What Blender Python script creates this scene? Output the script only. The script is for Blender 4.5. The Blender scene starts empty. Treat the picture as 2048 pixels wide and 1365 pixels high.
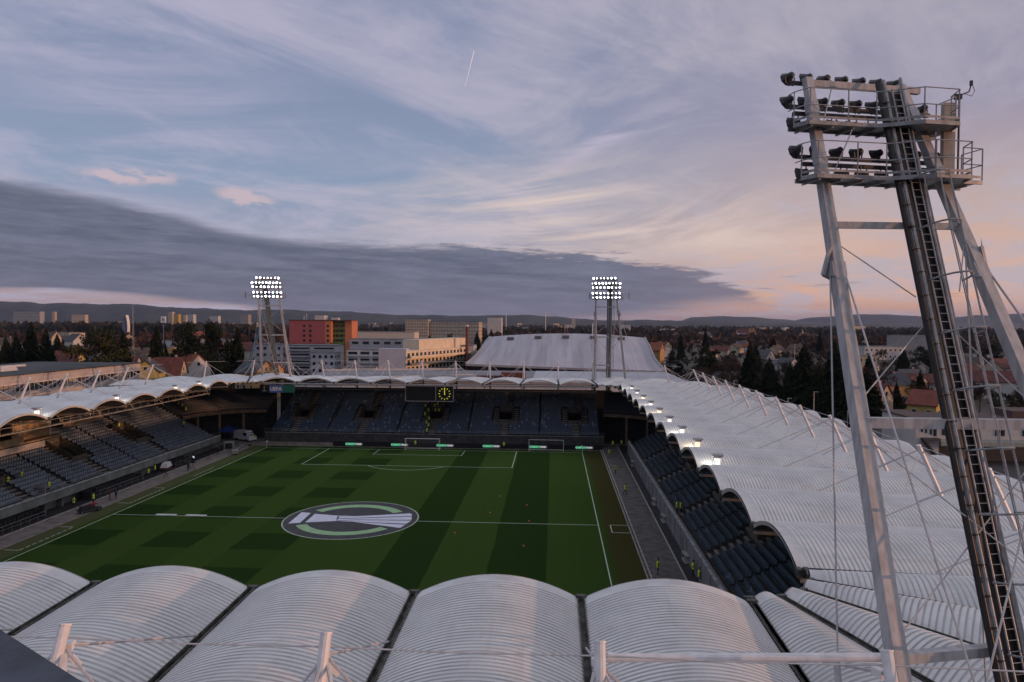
import bpy, bmesh, math, random
from mathutils import Vector, Matrix
from math import sin, cos, tan, atan, atan2, pi, radians, sqrt
random.seed(7)
S = bpy.context.scene
COL = S.collection
# ---------------------------------------------------------------- camera
CAM = Vector((27.783, -93.757, 27.305))
YAW, PIT, ROL, FPX = -0.05955353, -0.02658366, 0.00514796, 1391.02
fw = Vector((sin(YAW)*cos(PIT), cos(YAW)*cos(PIT), sin(PIT)))
rt = Vector((cos(YAW), -sin(YAW), 0)); up = rt.cross(fw)
R_ = rt*cos(ROL)+up*sin(ROL); U_ = -rt*sin(ROL)+up*cos(ROL)
cd = bpy.data.cameras.new('camera'); cam = bpy.data.objects.new('camera', cd); COL.objects.link(cam)
cd.sensor_width = 36; cd.lens = FPX/2048*36; cd.clip_end = 60000; cd.clip_start = 0.1
M4 = Matrix((R_, U_, -fw)).transposed().to_4x4(); M4.translation = CAM
cam.matrix_world = M4
S.camera = cam
# ---------------------------------------------------------------- light
SUN_EL, SUN_AZ = radians(2.3), radians(101)      # azimuth clockwise from +y
S.view_settings.view_transform = 'Standard'; S.view_settings.look = 'None'
S.view_settings.exposure = 0.1; S.view_settings.gamma = 1
S.cycles.max_bounces = 5; S.cycles.diffuse_bounces = 3; S.cycles.glossy_bounces = 2
S.cycles.transparent_max_bounces = 6; S.cycles.volume_bounces = 0
S.cycles.use_denoising = True
S.cycles.sample_clamp_indirect = 4
sd = bpy.data.lights.new('sun', 'SUN'); sd.energy = 2.6; sd.angle = radians(0.6); sd.color = (1.0, 0.50, 0.27)
so = bpy.data.objects.new('sun', sd); COL.objects.link(so)
sdir = Vector((sin(SUN_AZ)*cos(SUN_EL), cos(SUN_AZ)*cos(SUN_EL), sin(SUN_EL)))
so.rotation_euler = sdir.to_track_quat('Z', 'Y').to_euler()
# ---------------------------------------------------------------- world
W = bpy.data.worlds.new('World'); S.world = W; W.use_nodes = True
nt = W.node_tree; nt.nodes.clear()
class NB:
    """small expression builder for node trees"""
    def __init__(s, nt): s.nt = nt
    def n(s, t, **k):
        o = s.nt.nodes.new(t)
        for a, b in k.items(): setattr(o, a, b)
        return o
    def put(s, sock, v):
        if isinstance(v, (int, float)): sock.default_value = v
        elif isinstance(v, (tuple, list)):
            sock.default_value = tuple(v) if len(v) == len(sock.default_value) else tuple(v)+(1,)
        else: s.nt.links.new(v, sock)
    def m(s, op, a, b=0.0, c=None, clamp=False):
        o = s.n('ShaderNodeMath', operation=op, use_clamp=clamp)
        s.put(o.inputs[0], a); s.put(o.inputs[1], b)
        if c is not None: s.put(o.inputs[2], c)
        return o.outputs[0]
    def ss(s, x, a, b, lo=0.0, hi=1.0):
        o = s.n('ShaderNodeMapRange', interpolation_type='SMOOTHSTEP')
        for i, v in enumerate((x, a, b, lo, hi)): s.put(o.inputs[i], v)
        return o.outputs[0]
    def mix(s, f, a, b, blend='MIX'):
        o = s.n('ShaderNodeMix', data_type='RGBA', blend_type=blend)
        s.put(o.inputs[0], f); s.put(o.inputs[6], a); s.put(o.inputs[7], b)
        return o.outputs[2]
    def vec(s, x, y, z=0.0):
        o = s.n('ShaderNodeCombineXYZ')
        s.put(o.inputs[0], x); s.put(o.inputs[1], y); s.put(o.inputs[2], z)
        return o.outputs[0]
    def noise(s, v, sc=1, det=5, rough=.55, dist=0.0):
        o = s.n('ShaderNodeTexNoise')
        if v is not None: s.nt.links.new(v, o.inputs['Vector'])
        o.inputs['Scale'].default_value = sc; o.inputs['Detail'].default_value = det
        o.inputs['Roughness'].default_value = rough; o.inputs['Distortion'].default_value = dist
        return o.outputs[0]
    def ramp(s, f, pts, interp='LINEAR'):
        o = s.n('ShaderNodeValToRGB'); cr = o.color_ramp; cr.interpolation = interp
        while len(cr.elements) < len(pts): cr.elements.new(0.5)
        for e, (p, c) in zip(cr.elements, pts):
            e.position = p; e.color = (c, c, c, 1) if isinstance(c, (int, float)) else tuple(c)+(1,)
        s.put(o.inputs[0], f)
        return o.outputs[0]
def lin(r, g, b):
    return tuple((c/255/12.92 if c/255 <= .04045 else ((c/255+.055)/1.055)**2.4) for c in (r, g, b))
def build_world():
    b = NB(nt)
    tc = b.n('ShaderNodeTexCoord'); sp = b.n('ShaderNodeSeparateXYZ'); nt.links.new(tc.outputs['Generated'], sp.inputs[0])
    x, y, z = sp.outputs
    az = b.m('MULTIPLY', b.m('ARCTAN2', x, y), 180/pi)
    el = b.m('MULTIPLY', b.m('ARCSINE', z), 180/pi)
    azn = b.m('MULTIPLY_ADD', az, 1/90, .5, clamp=True)              # -45..45 -> 0..1
    eln = b.m('DIVIDE', el, 40, clamp=True)
    # clear gradient, left and right of the picture, by elevation
    L = b.ramp(eln, [(0, lin(186, 154, 146)), (.05, lin(172, 150, 152)), (.12, lin(146, 152, 172)), (.26, lin(138, 155, 183)), (.42, lin(131, 145, 174)), (.62, lin(134, 143, 172)), (1, lin(124, 138, 168))])
    Rr = b.ramp(eln, [(0, lin(150, 120, 120)), (.02, lin(196, 148, 128)), (.055, lin(226, 176, 148)), (.12, lin(214, 174, 156)), (.22, lin(190, 168, 166)), (.38, lin(152, 146, 168)), (.6, lin(143, 144, 165)), (1, lin(128, 136, 162))])
    base = b.mix(b.ss(az, -12, 26), L, Rr)
    # high cirrus, streaked, in a plane above
    zz = b.m('ADD', b.m('MAXIMUM', z, 0.0), 0.09)
    px, py = b.m('DIVIDE', x, zz), b.m('DIVIDE', y, zz)
    ca, sa = cos(radians(-38)), sin(radians(-38))
    qx = b.m('ADD', b.m('MULTIPLY', px, ca), b.m('MULTIPLY', py, sa))
    qy = b.m('SUBTRACT', b.m('MULTIPLY', py, ca), b.m('MULTIPLY', px, sa))
    n1 = b.noise(b.vec(b.m('MULTIPLY', qx, .8), b.m('MULTIPLY', qy, .5), 3.1), 1.7, 10, .66, .7)
    n2 = b.noise(b.vec(b.m('MULTIPLY', px, .5), b.m('MULTIPLY', py, .42), 9.7), 1.1, 6, .6, .3)
    cir = b.ss(b.m('ADD', b.m('MULTIPLY', n1, .6), b.m('MULTIPLY', n2, .45)), .44, .62)
    ccol = b.mix(b.ss(az, -30, 25), lin(184, 179, 201), lin(182, 175, 188))
    sky = b.mix(b.m('MULTIPLY', cir, .8), base, ccol)
    # pale bright veil low in the middle
    def blob(a0, e0, sa_, se_, tilt=0.0):
        da = b.m('SUBTRACT', az, a0)
        de = b.m('SUBTRACT', b.m('SUBTRACT', el, e0), b.m('MULTIPLY', da, tilt))
        r = b.m('ADD', b.m('POWER', b.m('DIVIDE', da, sa_), 2), b.m('POWER', b.m('DIVIDE', de, se_), 2))
        return b.m('POWER', 2.718, b.m('MULTIPLY', r, -1))
    n3 = b.noise(b.vec(b.m('MULTIPLY', az, .045), b.m('MULTIPLY', b.m('SUBTRACT', el, b.m('MULTIPLY', az, .12)), .3), 1.0), 1.0, 9, .62, .9)
    veil = b.m('MULTIPLY', b.ss(n3, .36, .68), b.m('ADD', blob(-1, 9.3, 13, 3.0, .05), b.m('MULTIPLY', blob(12, 7.0, 14, 2.2, 0), .7)), clamp=True)
    sky = b.mix(b.m('MULTIPLY', veil, .95), sky, lin(228, 206, 196))
    wis = b.m('MULTIPLY', b.ss(n3, .42, .62), blob(4, 14.5, 5, .8, .42), clamp=True)
    sky = b.mix(b.m('MULTIPLY', wis, .7), sky, lin(196, 184, 204))
    wis2 = b.m('MULTIPLY', b.ss(n3, .40, .66), blob(-30, 15.5, 12, 4.5, -.28), clamp=True)
    sky = b.mix(b.m('MULTIPLY', wis2, .6), sky, lin(182, 176, 200))
    n4 = b.noise(b.vec(b.m('MULTIPLY', az, .5), b.m('MULTIPLY', el, 1.1), 4.0), 1.0, 7, .6, .4)
    pf = b.m('MULTIPLY', b.ss(n4, .30, .58), b.m('ADD', blob(-24.3, 9.35, 2.0, .62, -.16), b.m('MULTIPLY', blob(-32.2, 10.2, 3.6, .62, .06), .8)), clamp=True)
    sky = b.mix(b.ss(pf, .10, .62, 0, .85), sky, lin(202, 182, 190))
    # dark bank
    fc = b.n('ShaderNodeFloatCurve'); cu = fc.mapping.curves[0]
    pts = [(-60, 10.8), (-38.5, 9.2), (-31, 8.2), (-23.6, 6.7), (-14.5, 6.3), (-4.4, 6.25), (3, 5.6), (7.5, 5.0), (11, 4.1), (14, 3.1), (16.5, 1.5), (21, -2), (60, -3)]
    P = [((a+60)/120, (e+4)/16) for a, e in pts]
    cu.points[0].location = P[0]; cu.points[1].location = P[-1]
    for p in P[1:-1]: cu.points.new(*p)
    fc.mapping.update()
    nt.links.new(b.m('MULTIPLY_ADD', az, 1/120, .5, clamp=True), fc.inputs['Value'])
    top = b.m('MULTIPLY_ADD', fc.outputs[0], 16, -4)
    nA = b.noise(b.vec(b.m('MULTIPLY', az, .12), b.m('MULTIPLY', b.m('ADD', el, b.m('MULTIPLY', az, .05)), 1.0), 2.0), 1.0, 10, .66, .3)
    nB = b.noise(b.vec(b.m('MULTIPLY', az, .05), b.m('MULTIPLY', el, 1.3), 6.0), 1.0, 6, .6, .2)
    amp = b.ss(az, -20, 6, 1.1, 5.2)
    d = b.m('ADD', b.m('SUBTRACT', top, el), b.m('MULTIPLY', b.m('SUBTRACT', nA, .5), amp))
    nD = b.noise(b.vec(b.m('MULTIPLY', az, .42), b.m('MULTIPLY', el, 3.4), 7.0), 1.0, 8, .68, .4)
    d = b.m('ADD', d, b.m('MULTIPLY', b.m('SUBTRACT', nD, .5), b.ss(az, -22, 4, .8, 3.4)))
    mtop = b.ss(d, -.3, .7)
    bot = b.ss(az, -38, -4, 2.05, -.6)
    bot = b.m('ADD', bot, b.m('MULTIPLY', b.m('SUBTRACT', nB, .5), 1.1))
    rb = b.ss(az, 0, 16, 0, 1)
    bot = b.m('ADD', bot, b.m('MULTIPLY', rb, 1.7))
    mbot = b.ss(b.m('SUBTRACT', el, bot), -.18, b.ss(az, -20, 10, .25, 1.6))
    bank = b.m('MULTIPLY', mtop, mbot)
    bcol = b.mix(b.ss(nA, .35, .68), lin(82, 89, 111), lin(108, 113, 135))
    bcol = b.mix(b.m('MULTIPLY', b.ss(nD, .45, .7), .35), bcol, lin(128, 128, 146))
    bcol = b.mix(b.ss(az, 4, 20, 0, .6), bcol, lin(132, 116, 126))
    bcol = b.mix(b.ss(el, 4.5, .5, 0, .45), bcol, lin(112, 112, 130))
    sky = b.mix(b.m('MULTIPLY', bank, .96), sky, bcol)
    # thin dark streaks low on the right
    nC = b.noise(b.vec(b.m('MULTIPLY', az, .16), b.m('MULTIPLY', el, 2.6), 12.0), 1.0, 6, .62, .2)
    st = b.m('MULTIPLY', b.ss(nC, .56, .68), blob(20, 2.6, 13, 1.3, 0), clamp=True)
    sky = b.mix(b.m('MULTIPLY', st, .6), sky, lin(128, 108, 118))
    # dusky band right above the horizon
    hz = b.m('MULTIPLY', b.ss(el, 1.3, .1), b.ss(az, -12, 14))
    sky = b.mix(b.m('MULTIPLY', hz, .75), sky, lin(146, 124, 132))
    # the rest of the sky (behind the camera, unseen): a dim dusk dome from the Sky Texture
    st_ = b.n('ShaderNodeTexSky', sky_type='NISHITA', sun_disc=False, sun_elevation=SUN_EL, sun_rotation=SUN_AZ)
    ni = b.n('ShaderNodeMix', data_type='RGBA', blend_type='MULTIPLY'); ni.inputs[0].default_value = 1
    nt.links.new(st_.outputs[0], ni.inputs[6]); ni.inputs[7].default_value = (.12, .12, .12, 1)
    sky = b.mix(.06, sky, ni.outputs[2])
    # unseen sky above the frame, greyed and boosted to add light to the scene
    sky = b.mix(b.ss(el, 24, 45, 0, .65), sky, lin(150, 151, 156))
    gain = b.ss(el, 26, 52, 1.0, 1.95)
    sc_ = b.n('ShaderNodeVectorMath', operation='SCALE'); nt.links.new(sky, sc_.inputs[0]); nt.links.new(gain, sc_.inputs['Scale']); sky = sc_.outputs[0]
    bg = b.n('ShaderNodeBackground'); bg.inputs['Strength'].default_value = 1.0
    nt.links.new(sky, bg.inputs['Color'])
    out = b.n('ShaderNodeOutputWorld'); nt.links.new(bg.outputs[0], out.inputs[0])
build_world()
# ---------------------------------------------------------------- materials
MATS = {}
def mat(name, col, rough=.6, var=.12, scale=2.0, metal=0.0, spec=.4, bump=0.0, bscale=30, coord='Object', emit=None, estr=0, col2=None, stretch=None):
    if name in MATS: return MATS[name]
    m = bpy.data.materials.new(name); m.use_nodes = True; t = m.node_tree
    p = t.nodes['Principled BSDF']; b = NB(t)
    tc = b.n('ShaderNodeTexCoord'); v = tc.outputs[coord]
    if stretch:
        mp = b.n('ShaderNodeMapping'); mp.inputs['Scale'].default_value = stretch; t.links.new(v, mp.inputs[0]); v = mp.outputs[0]
    f = b.noise(v, scale, 6, .62)
    c2 = col2 if col2 else tuple(c*(1-var*1.6) for c in col)
    c1 = tuple(min(1, c*(1+var*.8)) for c in col) if not col2 else col
    t.links.new(b.mix(b.ss(f, .32, .68), c1, c2), p.inputs['Base Color'])
    p.inputs['Roughness'].default_value = rough; p.inputs['Metallic'].default_value = metal
    p.inputs['Specular IOR Level'].default_value = spec
    if bump:
        bn = b.n('ShaderNodeBump'); bn.inputs['Strength'].default_value = bump; bn.inputs['Distance'].default_value = .05
        t.links.new(b.noise(v, bscale, 3, .6), bn.inputs['Height']); t.links.new(bn.outputs[0], p.inputs['Normal'])
    if emit:
        p.inputs['Emission Color'].default_value = emit+(1,); p.inputs['Emission Strength'].default_value = estr
    m.diffuse_color = col+(1,)
    MATS[name] = m
    return m
WHITE = mat('white painted steel', (.62, .61, .62), .45, .10, 1.5, bump=.05)
STEEL = mat('galvanised steel', (.27, .275, .285), .45, .2, 3, metal=.2)
LEG = mat('weathered white box steel', (.37, .37, .38), .5, .16, 1.2, bump=.08, stretch=(3, 3, .5))
BLACK = mat('black rubber', (.012, .012, .013), .55, .2, 5)
DARK = mat('dark steel', (.03, .031, .034), .5, .2, 4)
ROOF = mat('weathered white corrugated sheet', (.64, .635, .62), .5, .10, .22, bump=.05, bscale=6, col2=(.49, .485, .48))
ROOFD = mat('shade tinted sheet trough', (.42, .415, .41), .7, .15, .5, col2=(.30, .30, .30))  # shade between the ribs, painted as a darker trough colour
ROOFE = mat('smooth white sheet edge', (.58, .575, .56), .45, .08, .8, col2=(.44, .435, .43))
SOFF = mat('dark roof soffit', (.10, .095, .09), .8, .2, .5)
def weather(m):
    t = m.node_tree; b = NB(t); p = t.nodes['Principled BSDF']; lk = p.inputs['Base Color'].links[0].from_socket
    tc = b.n('ShaderNodeTexCoord'); g = b.n('ShaderNodeNewGeometry')
    sp = b.n('ShaderNodeSeparateXYZ'); t.links.new(g.outputs['Position'], sp.inputs[0]); x, y, z = sp.outputs
    a = b.noise(g.outputs['Position'], 1.1, 10, .7); c = b.noise(b.vec(b.m('MULTIPLY', x, .25), b.m('MULTIPLY', y, 2.2), z), 1, 5, .6); d = b.noise(b.vec(b.m('MULTIPLY', x, 2.2), b.m('MULTIPLY', y, .25), z), 1, 5, .6)
    f = b.m('MULTIPLY', b.ss(a, .48, .75), .34); f2 = b.m('MULTIPLY', b.ss(c, .52, .72), .22); f3 = b.m('MULTIPLY', b.ss(d, .52, .72), .22)
    k = b.m('MAXIMUM', f, b.m('MAXIMUM', f2, f3))
    t.links.new(b.mix(k, lk, (.27, .26, .245, 1)), p.inputs['Base Color'])
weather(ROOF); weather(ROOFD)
GUT = mat('dirty gutter', (.09, .085, .075), .8, .4, 2)
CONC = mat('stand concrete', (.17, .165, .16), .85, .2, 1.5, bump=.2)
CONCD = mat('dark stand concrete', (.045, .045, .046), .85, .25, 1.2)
STEP = mat('worn step concrete', (.24, .21, .17), .85, .2, 3)
SEAT = mat('blue grey plastic seat', (.042, .072, .104), .38, .25, 1.1, spec=.5)
SEATL = mat('faded grey blue plastic seat', (.14, .168, .212), .38, .25, 1.1, spec=.5)
GLASS = mat('dark window glass', (.02, .025, .03), .08, .1, 1, spec=.8)
PLAST = mat('white pale plaster', (.58, .56, .55), .85, .08, .4)
# ---------------------------------------------------------------- mesh builder
class MB:
    def __init__(s): s.v = []; s.f = []; s.mi = []; s.k = 0
    def add(s, vs, fs):
        o = len(s.v); s.v += [tuple(p) for p in vs]
        for f in fs: s.f.append([i+o for i in f]); s.mi.append(s.k)
        return s
    def quad(s, a, b, c, d): return s.add([a, b, c, d], [(0, 1, 2, 3)])
    def poly(s, ps): return s.add(ps, [tuple(range(len(ps)))])
    def box(s, c, d, rz=0.0, top=None):
        x, y, z = d[0]/2, d[1]/2, d[2]/2; tx, ty = (x, y) if top is None else (top[0]/2, top[1]/2)
        P = [(-x, -y, -z), (x, -y, -z), (x, y, -z), (-x, y, -z), (-tx, -ty, z), (tx, -ty, z), (tx, ty, z), (-tx, ty, z)]
        ca, sa = cos(rz), sin(rz)
        return s.add([(c[0]+a*ca-b*sa, c[1]+a*sa+b*ca, c[2]+h) for a, b, h in P],
                     [(0, 3, 2, 1), (4, 5, 6, 7), (0, 1, 5, 4), (1, 2, 6, 5), (2, 3, 7, 6), (3, 0, 4, 7)])
    def b2(s, lo, hi): return s.box([(lo[i]+hi[i])/2 for i in range(3)], [hi[i]-lo[i] for i in range(3)])
    def bar(s, p, q, w, h=None, upv=(0, 0, 1), cap=True):
        p, q = Vector(p), Vector(q); h = h or w; a = (q-p).normalized(); u = Vector(upv)
        if abs(a.dot(u)) > .98: u = Vector((0, 1, 0))
        r = a.cross(u).normalized()*w/2; t = r.cross(a).normalized()*h/2
        vs = [p-r-t, p+r-t, p+r+t, p-r+t, q-r-t, q+r-t, q+r+t, q-r+t]
        return s.add(vs, [(0, 1, 5, 4), (1, 2, 6, 5), (2, 3, 7, 6), (3, 0, 4, 7)]+([(3, 2, 1, 0), (4, 5, 6, 7)] if cap else []))
    def tube(s, p, q, r, n=6, r2=None, cap=True):
        p, q = Vector(p), Vector(q); r2 = r if r2 is None else r2; a = (q-p).normalized()
        u = Vector((0, 0, 1)) if abs(a.z) < .9 else Vector((1, 0, 0))
        e = a.cross(u).normalized(); g = a.cross(e)
        vs = [p+(e*cos(t)+g*sin(t))*r for t in [2*pi*i/n for i in range(n)]]+[q+(e*cos(t)+g*sin(t))*r2 for t in [2*pi*i/n for i in range(n)]]
        fs = [(i, (i+1) % n, n+(i+1) % n, n+i) for i in range(n)]
        if cap: fs += [tuple(range(n-1, -1, -1)), tuple(range(n, 2*n))]
        return s.add(vs, fs)
    def path(s, ps, r, n=5):
        for a, b in zip(ps, ps[1:]): s.tube(a, b, r, n)
        return s
    def build(s, name, m=None, parent=None, smooth=False, loc=None, rz=0):
        me = bpy.data.meshes.new(name); me.from_pydata(s.v, [], s.f)
        ms = m if isinstance(m, (list, tuple)) else [m]
        for q in ms: me.materials.append(q)
        if len(ms) > 1: me.polygons.foreach_set('material_index', s.mi)
        if smooth: me.polygons.foreach_set('use_smooth', [True]*len(me.polygons))
        me.update()
        return link(name, me, parent, loc, rz)
def link(name, me, parent=None, loc=None, rz=0):
    o = bpy.data.objects.new(name, me); COL.objects.link(o)
    if parent: o.parent = parent
    if loc is not None: o.location = loc
    o.rotation_euler[2] = rz
    return o
def tag(o, label, cat, group=None, kind=None):
    o['label'] = label; o['category'] = cat
    if group: o['group'] = group
    if kind: o['kind'] = kind
    return o
def struct(o, kind='structure'): o['kind'] = kind; return o
def thing(name, label, cat, loc=(0, 0, 0), rz=0, group=None):
    o = bpy.data.objects.new(name, None); COL.objects.link(o); o.location = loc; o.rotation_euler[2] = rz
    o.empty_display_size = .5
    return tag(o, label, cat, group)
CH = {}
def kids(o): return [c for c in o.children]
def dup(r, loc, rz=0, label=None, group=None, sc=None, mats=None):
    def cp(o, par):
        c = o.copy(); COL.objects.link(c)
        if par: c.parent = par
        for k in CH.get(o.name, ()): cp(k, c)
        return c
    if r.name not in CH:
        def reg(o):
            ks = list(o.children); CH[o.name] = ks
            for k in ks: reg(k)
        reg(r)
    c = cp(r, None); c.location = loc; c.rotation_euler[2] = rz
    if sc is not None: c.scale = sc if isinstance(sc, (tuple, list)) else (sc,)*3
    if label: c['label'] = label
    if group: c['group'] = group
    return c
def at(px, D, z=0.0):
    t = tan(YAW+atan((px-1024)/FPX)); return Vector((CAM.x+D*t, CAM.y+D, z))
def text_mesh(txt, size, name, m, parent=None, ext=.01, bold=0.0, loc=(0, 0, 0), rot=(pi/2, 0, 0), align='LEFT'):
    cu = bpy.data.curves.new(name, 'FONT'); cu.body = txt; cu.size = size; cu.extrude = ext; cu.offset = bold; cu.align_x = align
    o = bpy.data.objects.new(name+'_tmp', cu); COL.objects.link(o)
    dg = bpy.context.evaluated_depsgraph_get(); me = bpy.data.meshes.new_from_object(o.evaluated_get(dg))
    bpy.data.objects.remove(o); me.name = name; me.materials.clear(); me.materials.append(m)
    q = link(name, me, parent, loc); q.rotation_euler = rot
    return q
# ================================================================ setting
def grid_sheet(name, xs, ys, zf, m, kind='structure'):
    mb = MB(); n = len(xs)
    mb.v = [(x, y, zf(x, y)) for y in ys for x in xs]
    for j in range(len(ys)-1):
        for i in range(n-1): mb.f.append([j*n+i, j*n+i+1, (j+1)*n+i+1, (j+1)*n+i]); mb.mi.append(0)
    return struct(mb.build(name, m), kind)
def ground_mat():
    m = bpy.data.materials.new('town ground'); m.use_nodes = True; t = m.node_tree; b = NB(t); p = t.nodes['Principled BSDF']
    tc = b.n('ShaderNodeTexCoord'); v = tc.outputs['Object']
    n1 = b.noise(v, .012, 5, .6); n2 = b.noise(v, .0014, 4, .6); n3 = b.noise(v, .3, 4, .6)
    c = b.ramp(n1, [(.3, (.030, .024, .017)), (.45, (.040, .038, .022)), (.55, (.058, .045, .030)), (.7, (.075, .070, .065))])
    c = b.mix(b.ss(n2, .45, .6), c, (.055, .040, .024, 1)); c = b.mix(b.m('MULTIPLY', n3, .35), c, (.02, .018, .014, 1))
    t.links.new(c, p.inputs['Base Color']); p.inputs['Roughness'].default_value = .95
    return m
gx = [-14000, -7000, -3000, -1200, -500, -220, -120, -60, -30, 0, 30, 60, 120, 220, 500, 1200, 3000, 7000, 14000]
grid_sheet('ground', gx, gx, lambda x, y: 0.0, ground_mat())
ASPH = mat('stadium apron paving', (.175, .150, .138), .9, .2, .8, bump=.1)
MB().quad((-50, -62, .004), (52, -62, .004), (52, 64, .004), (-50, 64, .004)).build('stadium_apron', ASPH)['kind'] = 'structure'
MB().quad((38.2, -61, .009), (42, -61, .009), (42, 63, .009), (38.2, 63, .009)).build('path', mat('dark grey track paving', (.095, .085, .080), .9, .25, .8, bump=.1))['kind'] = 'structure'
def grass_mat():
    m = bpy.data.materials.new('mown pitch grass'); m.use_nodes = True; t = m.node_tree; b = NB(t); p = t.nodes['Principled BSDF']
    tc = b.n('ShaderNodeTexCoord'); sp = b.n('ShaderNodeSeparateXYZ'); t.links.new(tc.outputs['Object'], sp.inputs[0]); x, y, z = sp.outputs
    wob = b.m('MULTIPLY', b.m('SUBTRACT', b.noise(tc.outputs['Object'], .5, 3), .5), .5)
    xn = b.m('MULTIPLY_ADD', b.m('ADD', x, wob), 1/80, .5)
    edges = [(-40, 0), (-34, 1), (-27.8, 0), (-22.4, 1), (-16.2, 0), (-11.2, 1), (-4.2, 0), (3.2, 1), (3.3, 0), (8.2, 1), (14.0, 0), (20.4, 1), (27, 0)]
    col = b.ramp(xn, [((e+40)/80, v) for e, v in edges], 'CONSTANT')
    yy = b.m('MODULO', b.m('ADD', b.m('ADD', y, wob), 13.4+124), 12.4)
    row = b.m('SUBTRACT', b.ss(yy, 0, .35), b.ss(yy, 6.3, 6.65))
    left = b.ss(x, 8.0, 8.3, 1, 0)
    dark = b.mix(left, col, b.m('MULTIPLY', col, b.m('MULTIPLY_ADD', row, .72, .28)))
    dk = b.n('ShaderNodeSeparateXYZ'); t.links.new(dark, dk.inputs[0]); dk = dk.outputs[0]
    big = b.noise(tc.outputs['Object'], .06, 5, .6); fine = b.noise(tc.outputs['Object'], 9, 4, .7)
    lines = b.noise(b.vec(b.m('MULTIPLY', x, 3.2), b.m('MULTIPLY', y, .05)), 1, 3, .6)
    light_c = b.mix(big, (.031, .057, .012, 1), (.040, .070, .016, 1))
    dark_c = b.mix(big, (.0145, .031, .007, 1), (.0185, .038, .009, 1))
    c = b.mix(dk, light_c, dark_c)
    c = b.mix(b.m('MULTIPLY', b.ss(lines, .4, .7), .16), c, (.02, .04, .012, 1))
    worn = b.m('MULTIPLY', b.ss(b.m('ABSOLUTE', x), 34.6, 36.3), b.ss(b.noise(tc.outputs['Object'], .35, 5, .7), .3, .7))
    wc = b.mix(b.ss(x, -1, 1), (.085, .088, .045, 1), (.050, .038, .016, 1))
    side = b.ss(b.m('ABSOLUTE', x), 34.4, 35.2)
    c = b.mix(b.m('MULTIPLY', side, .7), c, wc); c = b.mix(b.m('MULTIPLY', worn, .75), c, wc)
    c = b.mix(b.m('MULTIPLY', fine, .22), c, (.012, .02, .008, 1))
    t.links.new(c, p.inputs['Base Color']); p.inputs['Roughness'].default_value = .8; p.inputs['Specular IOR Level'].default_value = .0
    bn = b.n('ShaderNodeBump'); bn.inputs['Strength'].default_value = .25; bn.inputs['Distance'].default_value = .05
    t.links.new(fine, bn.inputs['Height']); t.links.new(bn.outputs[0], p.inputs['Normal'])
    return m
grid_sheet('pitch_grass', [-37.6, -20, 0, 20, 38.2], [-56.2, -30, 0, 30, 55.0], lambda x, y: .010, grass_mat())
LINE = mat('chalk line', (.42, .46, .38), .9, .2, 4)
def lines():
    mb = MB(); w = .13; z = .016
    def hl(x0, x1, y): mb.quad((x0, y-w/2, z), (x1, y-w/2, z), (x1, y+w/2, z), (x0, y+w/2, z))
    def vl(x, y0, y1): mb.quad((x-w/2, y0, z+.001), (x+w/2, y0, z+.001), (x+w/2, y1, z+.001), (x-w/2, y1, z+.001))
    for x in (-34, 34): vl(x, -52.5, 52.5)
    for y in (-52.5, 52.5): hl(-34, 34, y)
    hl(-34, -9.3, 0); hl(9.3, 34, 0)
    def arc(cx, cy, r, a0, a1, n=40):
        for i in range(n):
            a, c = a0+(a1-a0)*i/n, a0+(a1-a0)*(i+1)/n
            mb.quad((cx+(r-w/2)*cos(a), cy+(r-w/2)*sin(a), z), (cx+(r+w/2)*cos(a), cy+(r+w/2)*sin(a), z), (cx+(r+w/2)*cos(c), cy+(r+w/2)*sin(c), z), (cx+(r-w/2)*cos(c), cy+(r-w/2)*sin(c), z))
    for s in (-1, 1):
        hl(-20.16, 20.16, s*36); hl(-9.16, 9.16, s*47)
        for x in (-20.16, 20.16): vl(x, min(s*36, s*52.5), max(s*36, s*52.5))
        for x in (-9.16, 9.16): vl(x, min(s*47, s*52.5), max(s*47, s*52.5))
        t = math.acos(5.5/9.15); a = -s*pi/2
        arc(0, s*41.5, 9.15, a-t, a+t)
    # technical areas at both sides of the halfway line, dashed
    for y0 in (-15.6, 6.0, 24.5):
        for i in range(9): vl(-35.3, y0+i*1.05, y0+i*1.05+.7) if y0 != 24.5 or i < 7 else None
    for y in (-15.6, -6.2, 6.0, 15.6): hl(-37.2, -35.4, y)
    hl(35.6, 38.1, -3.2); hl(35.6, 38.1, .2); vl(35.6, -3.2, .2)
    struct(mb.build('pitch_markings', LINE))
lines()
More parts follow.
